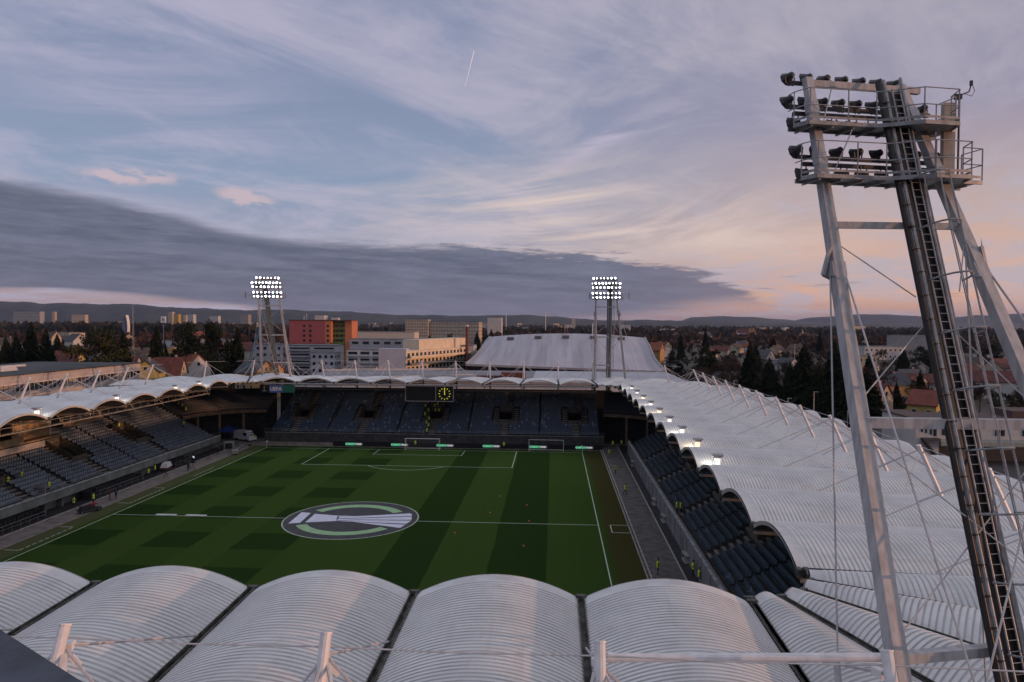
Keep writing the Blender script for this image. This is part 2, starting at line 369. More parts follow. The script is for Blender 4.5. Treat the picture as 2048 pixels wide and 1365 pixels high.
# centre mat with its printed emblem
def centre_mat():
    MATD = mat('dark mat fabric', (.030, .027, .034), .8, .25, .6); MG = mat('mat pale green print', (.235, .39, .20), .8, .08, 1); MW = mat('mat lilac white print', (.52, .52, .62), .8, .06, 1)
    MR = mat('mat white rim', (.32, .36, .28), .8, .2, 2)
    c = (.05, .35)
    t = thing('centre_circle_mat', 'round dark mat with a white and green emblem on the centre circle', 'mat', (c[0], c[1], .02))
    mb = MB(); n = 72
    for i in range(n):
        a, d = 2*pi*i/n, 2*pi*(i+1)/n
        mb.poly([(0, 0, .006), (9.2*cos(a), 9.2*sin(a), .006), (9.2*cos(d), 9.2*sin(d), .006)])
        mb.quad((9.2*cos(a), 9.2*sin(a), .006), (9.2*cos(a), 9.2*sin(a), -.003), (9.2*cos(d), 9.2*sin(d), -.003), (9.2*cos(d), 9.2*sin(d), .006))
    mb.build('mat_sheet', MATD, t)
    mb = MB()
    def arc(mb, r0, r1, a0, a1, z, n=36):
        for i in range(n):
            a, d = a0+(a1-a0)*i/n, a0+(a1-a0)*(i+1)/n
            mb.quad((r0*cos(a), r0*sin(a), z), (r1*cos(a), r1*sin(a), z), (r1*cos(d), r1*sin(d), z), (r0*cos(d), r0*sin(d), z))
    arc(mb, 9.06, 9.26, 0, 2*pi, .011, 90); mb.build('rim', MR, t)
    for a0, a1 in ((33, 149), (209, 325)): mb = MB(); arc(mb, 6.0, 7.45, radians(a0), radians(a1), .012); mb.build('emblem_arc', MG, t)
    P = [[(-7.8, -2.54), (-6.33, -2.05), (-6.56, 2.77), (-8.0, 3.07)], [(-5.71, -1.82), (-1.71, -.84), (-2.1, .5), (-2.3, 1.72), (-5.84, 2.42)],
         [(-2.4, 1.72), (-1.95, 1.3), (1.3, 1.98), (0, 1.72)], [(-1.85, .38), (8.04, 2.35), (7.9, 3.2), (7.51, 3.67), (1.32, 1.9), (-1.93, 1.26)],
         [(-1.78, -.62), (.76, .03), (8.42, .45), (8.13, 2.02), (-1.77, .12)], [(-1.72, -.86), (-.08, -.92), (8.09, -1.41), (8.47, .1), (.82, -.23)], [(.59, -1.08), (7.66, -3.35), (8.09, -1.85)]]
    mb = MB(); nn = 0
    for p in P: mb.poly([(x-.05, y-.35, .012+nn*.0005) for x, y in p]); nn += 1
    mb.build('emblem_rays', MW, t)
centre_mat()
for x, w in ((-26.3, 2.9), (-22.0, 2.9)):
    mb = MB(); mb.b2((-w/2, -.25, 0), (w/2, .25, .12)); mb.b2((-w/2+.1, -.12, .12), (w/2-.1, .12, .15))
    tag(mb.build('rolled_banner', mat('white rolled banner', (.6, .62, .6), .7), None, loc=(x, .1, .02)), 'rolled white banner on the halfway line, %s' % ('the farther left' if x < -24 else 'the one nearer the centre mat'), 'banner', 'rolled banners on the halfway line')
for i, (x, y) in enumerate([(19.5, 14.5), (24, 9.5), (18.9, 5), (24.6, 1.2), (15.2, -5), (24.3, -9.5)]):
    mb = MB(); mb.tube((0, 0, 0), (0, 0, .05), .13, 10, .11); mb.tube((0, 0, .05), (0, 0, .16), .08, 8, .03)
    tag(mb.build('marker_cone', mat('orange cone', (.6, .16, .03), .6), None, loc=(x, y, .012)), ['tiny orange marker cone farthest up the right half of the pitch', 'orange marker cone level with the far side of the centre mat, rightmost', 'orange marker cone right of the centre mat, in the light stripe', 'orange marker cone just above the halfway line on the right', 'orange marker cone below the halfway line nearest the centre mat', 'orange marker cone nearest the camera on the right half'][i], 'cone', 'marker cones on the pitch')
# goals
def goal(name, label, c, fac, w=7.32, hgt=2.44, r=.06, dz=.0, net=True):
    t = thing(name, label, 'goal', c, fac)
    mb = MB()
    for s in (-1, 1): mb.tube((s*w/2, 0, 0), (s*w/2, 0, hgt), r, 8)
    mb.tube((-w/2-r, 0, hgt), (w/2+r, 0, hgt), r, 8)
    mb.build('goal_frame', mat('white goal paint', (.75, .75, .73), .35, .05), t)
    mb = MB()
    for s in (-1, 1): mb.path([(s*w/2, 0, hgt), (s*w/2, .9, hgt-.1), (s*w/2, 1.9, .05), (s*w/2, 0, .05)], .025)
    mb.tube((-w/2, 1.9, .05), (w/2, 1.9, .05), .04, 6); mb.build('net_stay', mat('white goal paint', (.75, .75, .73)), t)
    if net:
        mb = MB(); st = .3; n = int(w/st)
        for i in range(n+1):
            x = -w/2+w*i/n; mb.path([(x, .05, hgt-.02), (x, .9, hgt-.15), (x, 1.9, .06)], .006, 3)
        for k in range(9):
            f = k/8; y = .9+1.0*f; z = (hgt-.15)*(1-f)+.06*f; mb.tube((-w/2, y, z), (w/2, y, z), .006, 3)
        mb.build('goal_net', mat('grey net cord', (.3, .3, .31), .8), t)
    return t
goal('football_goal', 'white football goal with a net on the far goal line, in front of the scoreboard', (0, 52.5, .01), 0)
goal('training_goal', 'thin framed second goal without a net standing right of the main goal', (26.4, 52.9, .01), 0, 7.3, 2.5, .035, net=False)
mb = MB(); mb.tube((0, 0, 0), (0, 0, 1.6), .03, 6); mb.quad((0, 0, 1.55), (.4, .02, 1.5), (.4, .02, 1.2), (0, 0, 1.2)); mb.quad((0, .01, 1.2), (.4, .03, 1.2), (.4, .03, 1.5), (0, .01, 1.55))
tag(mb.build('corner_flag', mat('pale flag', (.6, .6, .55), .8), None, loc=(-34, 52.5, .01)), 'corner flag at the far left corner of the pitch', 'corner flag')
mb = MB(); mb.tube((0, 0, 0), (0, 0, 1.6), .03, 6); mb.quad((0, 0, 1.55), (-.4, .02, 1.5), (-.4, .02, 1.2), (0, 0, 1.2)); mb.quad((0, .01, 1.2), (-.4, .03, 1.2), (-.4, .03, 1.5), (0, .01, 1.55))
tag(mb.build('corner_flag', mat('pale flag', (.6, .6, .55), .8), None, loc=(34, 52.5, .01)), 'corner flag at the far right corner of the pitch', 'corner flag')
# touchline kerbs and tracks
KERB = mat('kerb', (.30, .28, .26), .85, .2, 2)
mb = MB(); mb.b2((-41.35, -50, .0), (-41.15, 56, .12)); mb.b2((38.35, -56, 0), (38.5, 58, .14)); mb.b2((37.95, -56, 0), (38.05, 56, .22)); mb.b2((42.0, -50, 0), (42.12, 60, .2))
struct(mb.build('kerb', KERB))
mb = MB(); mb.quad((42.14, -56, .012), (44.2, -56, .012), (44.2, 62, .012), (42.14, 62, .012)); mb.quad((-44.9, -50, .012), (-41.4, -50, .012), (-41.4, 56, .012), (-44.9, 56, .012))
struct(mb.build('shade_strip', mat('painted shade strip', (.02, .02, .022), .7, .3, 1)))  # dark strips paint the shadow along the stand foot onto the paving
# ================================================================ stands
RD, RZ, NR = .78, .385, 20
def T_east(s, d, z): return (44.4+d, s, z)
def T_west(s, d, z): return (-44.4-d, s, z)
def T_north(s, d, z): return (s, 59.8+d, z)
def obox(mb, T, s0, s1, d0, d1, z0, z1, z0b=None):
    """box in stand coordinates; z0b: other bottom at d1"""
    z0b = z0 if z0b is None else z0b
    V = [T(s0, d0, z0), T(s1, d0, z0), T(s1, d1, z0b), T(s0, d1, z0b), T(s0, d0, z1), T(s1, d0, z1), T(s1, d1, z1), T(s0, d1, z1)]
    mb.add(V, [(0, 3, 2, 1), (4, 5, 6, 7), (0, 1, 5, 4), (1, 2, 6, 5), (2, 3, 7, 6), (3, 0, 4, 7)])
def seat_geo(mb, T, s, d, z, w=.38, full=False):
    h = w/2; b = .36
    # pan, backrest
    A = [T(s-h, d+.06, z+.40), T(s+h, d+.06, z+.40), T(s+h, d+.42, z+.38), T(s-h, d+.42, z+.38), T(s+h, d+.50, z+.78), T(s-h, d+.50, z+.78), T(s-h, d+.07, z+.33), T(s+h, d+.07, z+.33)]
    mb.add(A, [(0, 1, 2, 3), (3, 2, 4, 5), (6, 7, 1, 0)])
    if full:
        B = [T(s-h, d+.44, z+.36), T(s+h, d+.44, z+.36), T(s+h, d+.53, z+.78), T(s-h, d+.53, z+.78)]
        mb.add(B, [(0, 1, 2, 3)]); mb.add(A+B, [(3, 0, 6), (5, 11, 10, 4)])
        obox(mb, T, s-.03, s+.03, d+.2, d+.34, z, z+.37)
def stand(name, label, T, s0, s1, aisles, z0=2.5, seatm=SEAT, wallm=CONC, pit=1.7, camdist=None, dens=.5, edge_lit=False):
    t = thing(name, label, 'stand')
    ter, stp, pits = MB(), MB(), MB()
    rows = []
    for k in range(NR):
        d, z = k*RD, z0+k*RZ
        cuts = sorted([(a-pit, a+pit) for a in aisles]) if 6 <= k <= 11 else []
        x = s0; segs = []
        for a, b in cuts:
            if b > s0 and a < s1: segs.append((x, a)); x = b
        segs.append((x, s1)); rows.append(segs)
        for a, b in segs:
            if b-a > .2: obox(ter, T, a, b, d, d+RD, z-RZ-.35, z)
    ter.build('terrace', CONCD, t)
    for a in aisles:
        if not (s0 < a < s1): continue
        stp, pits = MB(), MB()
        zf = z0+5*RZ
        # lower flight, twin flights beside the opening, upper flight
        for (c, w, k0, k1) in ((a, .75, 0, 6), (a-pit-.6, .5, 5, 13), (a+pit+.6, .5, 5, 13), (a+.9, .55, 12, 20)):
            stp = MB()
            for k in range(k0, k1):
                d, z = k*RD, z0+k*RZ
                obox(stp, T, c-w, c+w, d-.02, d+.34, z, z+.13-.002*(k % 2))
            stp.build('stair_flight', STEP, t)
        obox(pits, T, a-pit, a+pit, 6*RD, 12*RD, zf-.1, zf)
        for s in (-1, 1):
            q = a+s*(pit-.06); obox(pits, T, q-.06, q+.06, 6*RD, 12*RD, zf, z0+7*RZ+.9, zf) if False else None
            V = [T(q-.06, 6*RD, zf), T(q+.06, 6*RD, zf), T(q+.06, 12*RD, zf), T(q-.06, 12*RD, zf), T(q-.06, 6*RD, zf+1.2), T(q+.06, 6*RD, zf+1.2), T(q+.06, 12*RD, z0+12*RZ+.9), T(q-.06, 12*RD, z0+12*RZ+.9)]
            pits.add(V, [(0, 3, 2, 1), (4, 5, 6, 7), (0, 1, 5, 4), (1, 2, 6, 5), (2, 3, 7, 6), (3, 0, 4, 7)])
        obox(pits, T, a-pit, a+pit, 12*RD-.02, 12*RD+.1, z0+12*RZ-.6, z0+12*RZ+.9)
        obox(pits, T, a-pit+.1, a+pit-.1, 6*RD-.06, 6*RD+.02, zf, zf+1.0)
        pits.build('vomitory', mat('vomitory concrete', (.10, .085, .07), .8, .3, 2), t)
    # seats
    seats = []
    for k in range(NR):
        d, z = k*RD, z0+k*RZ
        for a, b in rows[k]:
            n = int((b-a)/dens)
            for i in range(n):
                s = a+(i+.5)*(b-a)/n
                if any((k < 6 and abs(s-q) < 1.0) or (5 <= k < 13 and abs(s-q) < pit+1.3) or (k >= 12 and abs(s-q-.9) < .85) for q in aisles): continue
                if any(abs(s-(aisles[j]+aisles[j+1])/2) < .28 for j in range(len(aisles)-1)): continue
                seats.append((s, d, z))
    vis = sorted(seats, key=lambda q: (Vector(T(*q))-CAM).length if hidden_ok(T(*q), name) else 1e9)
    near = vis[:100]; ns = set(near)
    pm = MB(); seat_geo(pm, lambda s, d, z: T(s, d, z), 0, 0, 0, .42, True)
    o0 = Vector(T(0, 0, 0)); pm.v = [tuple(Vector(v)-o0) for v in pm.v]
    me = None
    for q in near:
        if me is None: o = pm.build('seat', seatm, t); me = o.data
        else: o = link('seat', me, t)
        o.location = T(*q)
    sm = MB()
    pr = random.Random(5); pale = .07 if 'far' in name else .012
    for q in seats:
        if q in ns: continue
        sm.k = 1 if pr.random() < pale else 0
        seat_geo(sm, T, *q)
    o = sm.build('seat_rows', [seatm, mat('pale scattered seat', (.13, .165, .215), .4, .1)], t); o['kind'] = 'stuff'  # a random share of the seats gets a paler tone
    return t
def hidden_ok(p, name):
    """is a seat seen from the camera: in frame, below the sight lines over the roofs"""
    p = Vector(p); v = p-CAM; D = v.dot(fw)
    if D < 5: return False
    px = 1024+FPX*v.dot(R_)/D; py = 682.5-FPX*v.dot(U_)/D
    if not (0 < px < 2048 and 0 < py < 1365): return False
    def over(ax, val, zv):
        tt = (val-CAM[ax])/(v[ax]); return tt <= 0 or tt >= 1 or CAM.z+v.z*tt > zv+1.3 or CAM.z+v.z*tt < zv-.3
    def at_(ax, val): tt = (val-CAM[ax])/v[ax] if abs(v[ax]) > 1e-6 else -1; return tt, (CAM+v*tt if 0 < tt < 1 else None)
    # near roof edge: must pass above it there
    tt, q = at_(1, -60)
    if q is not None and q.z < 15.2 and q.z > 0 and abs(q.x) < 41: 
        if q.z > 13: pass
        return False
    if 'east' in name or 'right' in name:
        tt, q = at_(0, 41.3)
        if p.x > 41.3 and (q is None or q.z > 13.6): return False
    if p.x < -41.3:
        tt, q = at_(0, -41.3)
        if q is None or q.z > 13.6: return False
    if p.y > 57:
        tt, q = at_(1, 57)
        if q is None or q.z > 13.6: return False
    return True
SA = [-37.4, -19.8, -2.4, 15.0, 32.2, 49.2]
east = stand('right_stand', 'long covered stand along the right touchline with blue seats and the widest white vaulted roof', T_east, -53, 50, [-37.4, -19.2, -3.0, 16.0, 32.4], seatm=SEAT)
west = stand('left_stand', 'long covered stand on the left with pale grey blue seats and orange lit roof edge', T_west, -36, 50, [-20.5, -2.6, 14.6, 31.8], seatm=SEATL)
north = stand('far_stand', 'covered stand behind the far goal with dark blue seats, scoreboard above', T_north, -36, 38, [-30.9, -15.4, .6, 16.9, 32.8], z0=2.2, seatm=mat('deep blue plastic seat', (.022, .050, .092), .38, .25, 1.1, spec=.5))
south = thing('near_stand', 'nearest stand roof of white ribbed vaults along the bottom of the picture', 'stand')
RAIL = mat('grey handrail', (.22, .22, .22), .5, .2, 3)
def rail(mb, T, s0, s1, d, z, h=1.0, st=2.0, r=.025):
    n = max(1, int(abs(s1-s0)/st))
    for i in range(n+1):
        s = s0+(s1-s0)*i/n; mb.tube(T(s, d, z), T(s, d, z+h), r, 4)
    for f in (1, .5): mb.tube(T(s0, d, z+h*f), T(s1, d, z+h*f), r, 4)
# front walls
mb = MB(); obox(mb, T_east, -54, 51, -1.05, -.85, 0, 2.75); obox(mb, T_east, -54, 51, -.85, .02, 1.9, 2.1)
for i in range(27): obox(mb, T_east, -53+i*4, -52.6+i*4, -1.12, -1.05, 0, 2.5)
mb.build('front_wall', mat('pale wall concrete', (.155, .15, .155), .85, .15, .6, bump=.1), east)
mb = MB(); obox(mb, T_east, -54, 51, -1.12, -.80, 2.75, 2.87)
mb.build('wall_coping', mat('light coping', (.34, .35, .36), .7, .3, 1.5), east)
mb = MB(); rail(mb, T_east, -54, 51, -.9, 2.87, .35, 1.25)
mb.build('front_railing', RAIL, east)
mb = MB()
for i in range(12):
    s = -44+i*8.4; obox(mb, T_east, s, s+2.2, -1.09, -1.055, .15, 1.95)
mb.build('wall_door', mat('grey steel door', (.13, .14, .16), .5), east)
mb = MB(); obox(mb, T_west, -37, 50.5, -1.1, -.95, 1.55, 2.75); obox(mb, T_west, -37, 50.5, -.95, .02, 1.8, 1.95); obox(mb, T_west, -37, 50.5, .4, .5, 0, 2.0)
mb.build('front_wall', mat('grey green parapet panel', (.16, .175, .165), .6, .2, .5), west)
mb = MB(); obox(mb, T_west, -37, 50.5, -1.2, -.85, 2.75, 2.9); mb.build('wall_coping', mat('light coping', (.34, .35, .36), .7, .3, 1.5), west)
mb = MB(); rail(mb, T_west, -37, 50.5, -.3, 2.4, 1.0, 1.4); mb.build('front_railing', RAIL, west)
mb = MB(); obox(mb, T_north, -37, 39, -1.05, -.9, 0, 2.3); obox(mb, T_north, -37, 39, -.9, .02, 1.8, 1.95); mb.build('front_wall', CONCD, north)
mb = MB(); obox(mb, T_north, -37, 39, -1.1, -.8, 2.3, 2.42); mb.build('wall_coping', CONC, north)
mb = MB(); rail(mb, T_north, -37, 39, -.95, 2.42, .75, 2.0); mb.build('front_railing', RAIL, north)
# back walls and inner structure
mb = MB(); BK = NR*RD
obox(mb, T_north, -40, 42, BK, BK+.25, 0, 11.0); obox(mb, T_north, -40, 42, BK-.2, BK+.0, 9.4, 10.9); mb.build('back_wall', DARK, north)
for T, o, a, b in ((T_east, east, -56, 54), (T_west, west, -44, 54)):
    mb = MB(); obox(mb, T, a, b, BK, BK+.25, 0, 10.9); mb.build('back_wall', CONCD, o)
    mb = MB(); obox(mb, T, a, b, 20.6, 21.0, 0, 11.6); mb.build('outer_wall', mat('grey outer wall panels', (.2, .19, .18), .8, .1, .3), o)
# corner upper tiers (rounded), open passage beneath
def corner(parent, cx, cy, a0, a1, sg=1):
    mb, se, bm_ = MB(), MB(), MB(); n = 12
    for k in range(10, NR):
        r0, r1, z = 6.4+k*RD, 6.4+(k+1)*RD, 2.5+k*RZ
        for i in range(n):
            a, c = a0+(a1-a0)*i/n, a0+(a1-a0)*(i+1)/n
            P = lambda r, q, z: (cx+r*cos(q), cy+r*sin(q), z)
            mb.add([P(r0, a, z-.5), P(r0, c, z-.5), P(r1, c, z-.5), P(r1, a, z-.5), P(r0, a, z), P(r0, c, z), P(r1, c, z), P(r1, a, z)], [(0, 3, 2, 1), (4, 5, 6, 7), (0, 1, 5, 4), (2, 3, 7, 6)])
        m = int(r0*abs(a1-a0)/.5)
        for i in range(m):
            q = a0+(a1-a0)*(i+.5)/m
            def TT(s, d, z, q=q, r0=r0): return (cx+(r0+d)*cos(q)-s*sin(q), cy+(r0+d)*sin(q)+s*cos(q), z)
            seat_geo(se, TT, 0, 0, z)
    mb.build('corner_terrace', CONCD, parent)
    o = se.build('corner_seats', mat('dark blue corner seat', (.012, .022, .036), .5), parent); o['kind'] = 'stuff'
    r0 = 6.4+10*RD-.15
    for i in range(n):
        a, c = a0+(a1-a0)*i/n, a0+(a1-a0)*(i+1)/n
        bm_.bar((cx+r0*cos(a), cy+r0*sin(a), 6.25), (cx+r0*cos(c), cy+r0*sin(c), 6.25), .3, .7)
        bm_.tube((cx+r0*cos(a), cy+r0*sin(a), 7.2), (cx+r0*cos(c), cy+r0*sin(c), 7.2), .04, 5)
    for i in (3, 6, 9):
        a = a0+(a1-a0)*i/n; bm_.box((cx+(r0+.5)*cos(a), cy+(r0+.5)*sin(a), 3), (.5, .5, 6), a)
    bm_.build('corner_beam', mat('sun tinted beam', (.20, .14, .09), .7, .2, 1), parent)  # warm tan puts the low sun on the deck edge into the colour
    mb = MB()
    for i in range(n):
        a, c = a0+(a1-a0)*i/n, a0+(a1-a0)*(i+1)/n; R = 6.4+BK
        mb.quad((cx+R*cos(a), cy+R*sin(a), 0), (cx+R*cos(c), cy+R*sin(c), 0), (cx+R*cos(c), cy+R*sin(c), 10.9), (cx+R*cos(a), cy+R*sin(a), 10.9))
    mb.build('corner_back_wall', CONCD, parent)
corner(west, -38, 51.5, pi, pi*.53)
corner(east, 38, 51.5, 0, pi*.47)
corner(east, 37.6, -54.5, 0, -pi/2)
# ================================================================ roof
ZI, ZO = 13.9, 13.2
def vault_mesh(p0, p1, q0, q1, zi, zo, ri, ro, corr, per, gap=.17, nu=16, edge=.72):
    """arched sheet spanning p0->p1 at the inner edge, q0->q1 at the outer"""
    mb = MB(); p0, p1, q0, q1 = [Vector(v).to_2d() for v in (p0, p1, q0, q1)]
    L = ((q0+q1)/2-(p0+p1)/2).length
    vs = [0, edge/L]; hs = [0, 0]; trough_shade = {}  # the dict marks trough faces that get painted shade for rib contrast
    if corr:
        v = edge
        while v < L-.4:
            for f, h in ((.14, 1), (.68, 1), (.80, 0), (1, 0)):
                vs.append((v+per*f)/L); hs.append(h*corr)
                if h == 0: trough_shade[len(vs)-2] = 1
            v += per
    else:
        for i in range(1, 5): vs.append(edge/L+(1-edge/L)*i/4*.999); hs.append(0)
    vs.append(1); hs.append(0)
    def pt(u, v, h):
        a = p0.lerp(q0, v); b = p1.lerp(q1, v); w = (b-a).length; g = min(gap/w, .2)
        c = a.lerp(b, g+(1-2*g)*u)
        rise = ri+(ro-ri)*v
        return (c.x, c.y, zi+(zo-zi)*v+rise*4*u*(1-u)+h)
    n = nu+1
    for v, h in zip(vs, hs):
        for i in range(n): mb.v.append(pt(i/nu, v, h))
    for j in range(len(vs)-1):
        for i in range(nu): mb.f.append([j*n+i, j*n+i+1, (j+1)*n+i+1, (j+1)*n+i]); mb.mi.append(1 if j == 0 else (3 if j in trough_shade else 0))
    # soffit and edge faces
    def strip(rows, k):
        o = len(mb.v)
        for r in rows: mb.v.extend(r)
        for j in range(len(rows)-1):
            for i in range(nu): mb.f.append([o+j*n+i, o+(j+1)*n+i, o+(j+1)*n+i+1, o+j*n+i+1]); mb.mi.append(k)
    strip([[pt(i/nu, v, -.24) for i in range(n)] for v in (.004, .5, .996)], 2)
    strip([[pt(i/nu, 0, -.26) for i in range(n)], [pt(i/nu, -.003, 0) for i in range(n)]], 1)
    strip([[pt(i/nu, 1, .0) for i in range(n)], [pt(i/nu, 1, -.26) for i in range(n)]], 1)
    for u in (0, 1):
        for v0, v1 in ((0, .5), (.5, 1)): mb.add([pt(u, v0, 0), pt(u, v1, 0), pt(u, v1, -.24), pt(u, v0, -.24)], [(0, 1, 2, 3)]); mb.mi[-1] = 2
    return mb
def roof_run(parent, inner, outer, corr, per, ri=1.15, ro=1.35, nu=16, gut=True, zi=ZI, zo=ZO, share=True):
    me = None
    for i in range(len(inner)-1):
        p0, p1, q0, q1 = inner[i], inner[i+1], outer[i], outer[i+1]
        if share and me is not None:
            o = link('roof_vault', me, parent); o.location = (p0[0]-b0[0], p0[1]-b0[1], 0)
        else:
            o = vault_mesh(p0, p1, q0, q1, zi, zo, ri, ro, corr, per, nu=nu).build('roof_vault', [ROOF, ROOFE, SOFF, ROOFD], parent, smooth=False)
            # smooth across the arch is not wanted on the ribs: keep flat faces
            if share: me = o.data; b0 = p0
    if gut:
        g = None
        for p, q in zip(inner, outer):
            d = (Vector(q)-Vector(p)).to_2d(); L = d.length; a = atan2(d.y, d.x)
            if g is None or not share:
                mb = MB(); mb.bar((-.1, 0, -.18), (L, 0, zo-zi-.18), .33, .12); mb.bar((-.1, .15, -.02), (L, .15, zo-zi-.02), .05, .26); mb.bar((-.1, -.15, -.02), (L, -.15, zo-zi-.02), .05, .26)
                mb.box((0, 0, -.12), (.25, .5, .5))
                g = mb.build('gutter', GUT, parent).data; o = parent.children[-1] if False else None
                ob = [c for c in bpy.data.objects if c.data is g][0]
            else: ob = link('gutter', g, parent)
            ob.location = (p[0], p[1], zi); ob.rotation_euler[2] = a
XI, XO, YS, YN, OS, ON = 41.2, 66.0, -60.0, 57.2, -84.0, 82.0
ys = [-55.4+8.78*i for i in range(13)]                       # side valleys up to y=50
xs = [37.4-8.2*i for i in range(10)]                         # end valleys down to x=-36.4
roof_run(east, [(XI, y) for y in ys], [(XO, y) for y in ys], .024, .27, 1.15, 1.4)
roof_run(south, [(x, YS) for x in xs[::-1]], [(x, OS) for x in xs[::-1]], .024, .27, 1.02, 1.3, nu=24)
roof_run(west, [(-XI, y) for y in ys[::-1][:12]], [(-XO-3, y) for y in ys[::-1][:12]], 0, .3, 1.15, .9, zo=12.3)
xn = [-37.2+8.27*i for i in range(10)]
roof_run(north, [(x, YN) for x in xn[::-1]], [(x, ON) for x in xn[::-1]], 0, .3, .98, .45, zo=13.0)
def fan(parent, c, ri, ro, a0, a1, n, corr, hump=1.7):
    A = [a0+(a1-a0)*i/n for i in range(n+1)]
    inn = [(c[0]+ri*cos(a), c[1]+ri*sin(a)) for a in A]; out = [(c[0]+ro*cos(a), c[1]+ro*sin(a)) for a in A]
    # square the outer edge off a little as the straight runs meet it
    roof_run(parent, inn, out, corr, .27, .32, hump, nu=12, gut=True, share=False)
fan(east, (37.4, -55.4), 4.2, 28.6, -pi/2, 0, 4, .024)
fan(east, (37.2, 50.0), 5.2, 28.6, 0, pi/2, 4, .024, 1.0)
fan(west, (-37.2, 50.0), 5.0, 31, pi/2, pi, 4, 0, .9)
# edge beam below the inner edge, girders, struts
def understructure(parent, T, ss, din, zi=13.35, lit=WHITE, longi=True):
    g = MB()
    for s in ss:
        g.tube(T(s, din, zi), T(s, BK+.4, 12.35), .13, 6)
        g.tube(T(s, BK+.4, 10.4), T(s, BK+.4, 12.9), .14, 6)
        g.tube(T(s, BK+.2, 10.9), T(s, BK-4.2, 12.7), .09, 6)
        g.tube(T(s, din+5.2, 13.0), T(s, din+4.0, 11.5), .07, 5)
    g.build('roof_girders', lit, parent)
    if longi:
        l = MB()
        for d, z, r in ((din+4.0, 11.9, .07), (din+4.7, 11.9, .05), (din+4.0, 12.8, .04), (BK-4, 12.55, .08)): l.tube(T(ss[0], d, z), T(ss[-1], d, z), r, 6)
        n = int(abs(ss[-1]-ss[0])/2.2)
        for i in range(n+1):
            s = ss[0]+(ss[-1]-ss[0])*i/n; l.tube(T(s, din+4.0, 11.9), T(s, din+4.0, 12.8), .025, 4); l.tube(T(s, din+4.0, 11.9), T(s, din+4.7, 11.9), .03, 4)
        l.build('service_catwalk', lit, parent)
BEAM = mat('cream painted beam', (.42, .39, .35), .6, .15, 1)
understructure(west, T_west, ys[1:], -3.1, lit=BEAM)
understructure(east, T_east, ys, -3.1, lit=BEAM)
understructure(north, T_north, xn, -2.4, lit=mat('dim steel', (.16, .155, .15), .6))
understructure(south, lambda s, d, z: (s, -62.6-d, z), xs, -2.4)
mb = MB(); mb.tube((xn[0], YN, 13.5), (xn[-1], YN, 13.5), .16, 8); mb.build('edge_beam', STEEL, north)
# ---- masts with cable stays
CAB = mat('cable steel', (.42, .41, .42), .45, .1, 3)
def mast_geo(lean=2.2, h=5.2, bay=8.5, fine=False):
    """local: base at origin, +x towards the pitch; top leans to the pitch"""
    top = Vector((lean, 0, h)); m = MB(); c = MB()
    n = 12 if fine else 6
    m.tube((-.6, 0, -1.2), top, .17, n)
    if fine:
        m.tube(top, top+Vector((.02, 0, .05)), .19, 12)
        for s in (-1, 1):
            m.add([top+Vector((-.1, s*.02, -.7)), top+Vector((-.95, s*.55, -2.2)), top+Vector((-.55, s*.5, -2.35)), top+Vector((-.25, s*.02, -1.5))], [(0, 1, 2, 3)])
            m.bar(top+Vector((-.2, s*.1, -.8)), top+Vector((-1.2, s*.62, -2.5)), .22, .09)
        m.bar(top+Vector((.12, 0, -.75)), top+Vector((.5, .12, -.78)), .2, .24); m.bar(top+Vector((.1, -.1, -1.0)), top+Vector((.22, -.3, -1.35)), .14, .16)
    q = top+Vector((-.1, 0, -.6 if fine else -.35)); r = .05 if fine else .045
    c.tube(q, (10.1, 0, 1.1), r, 5)
    for s in (-1, 1): c.tube(q, (-4.2, s*bay*.42, .5), r, 5); c.tube(q, (-6.2, s*.3, -.1), r, 5) if s > 0 else None
    if not fine:
        for s in (-1, 1): c.tube(q, (5.6, s*bay*.5, 1.2), r*.8, 4)
    else: c.tube(q, (1.0, -bay*.5, 1.0), r, 5)
    for s in (-1, 1): c.tube(q+Vector((0, 0, .25)), q+Vector((0, s*bay/2, .2)), r*.55, 4)
    return m, c
def masts(parent, pts, rz, fine=False, lean=2.2, bay=8.5):
    m, c = mast_geo(lean, 5.0, bay, fine)
    me = None
    for x, y in pts:
        if me is None:
            a = m.build('roof_mast', WHITE, parent, smooth=False); b = c.build('stay_cable', CAB, a); me, ce = a.data, b.data
        else: a = link('roof_mast', me, parent); b = link('stay_cable', ce, a)
        a.location = (x, y, 12.9); a.rotation_euler[2] = rz
masts(east, [(58.5, y) for y in ys], pi)
masts(west, [(-59.8, y) for y in ys[1:]], 0)
masts(north, [(x, 75.6) for x in xn], -pi/2, bay=8.27)
masts(south, [(x, -75.6) for x in xs], pi/2, fine=True, bay=8.2)
masts(east, [(54.2, 65.2)], pi*1.25); masts(west, [(-54.5, 65.2), (-46, 72)], -pi/4)
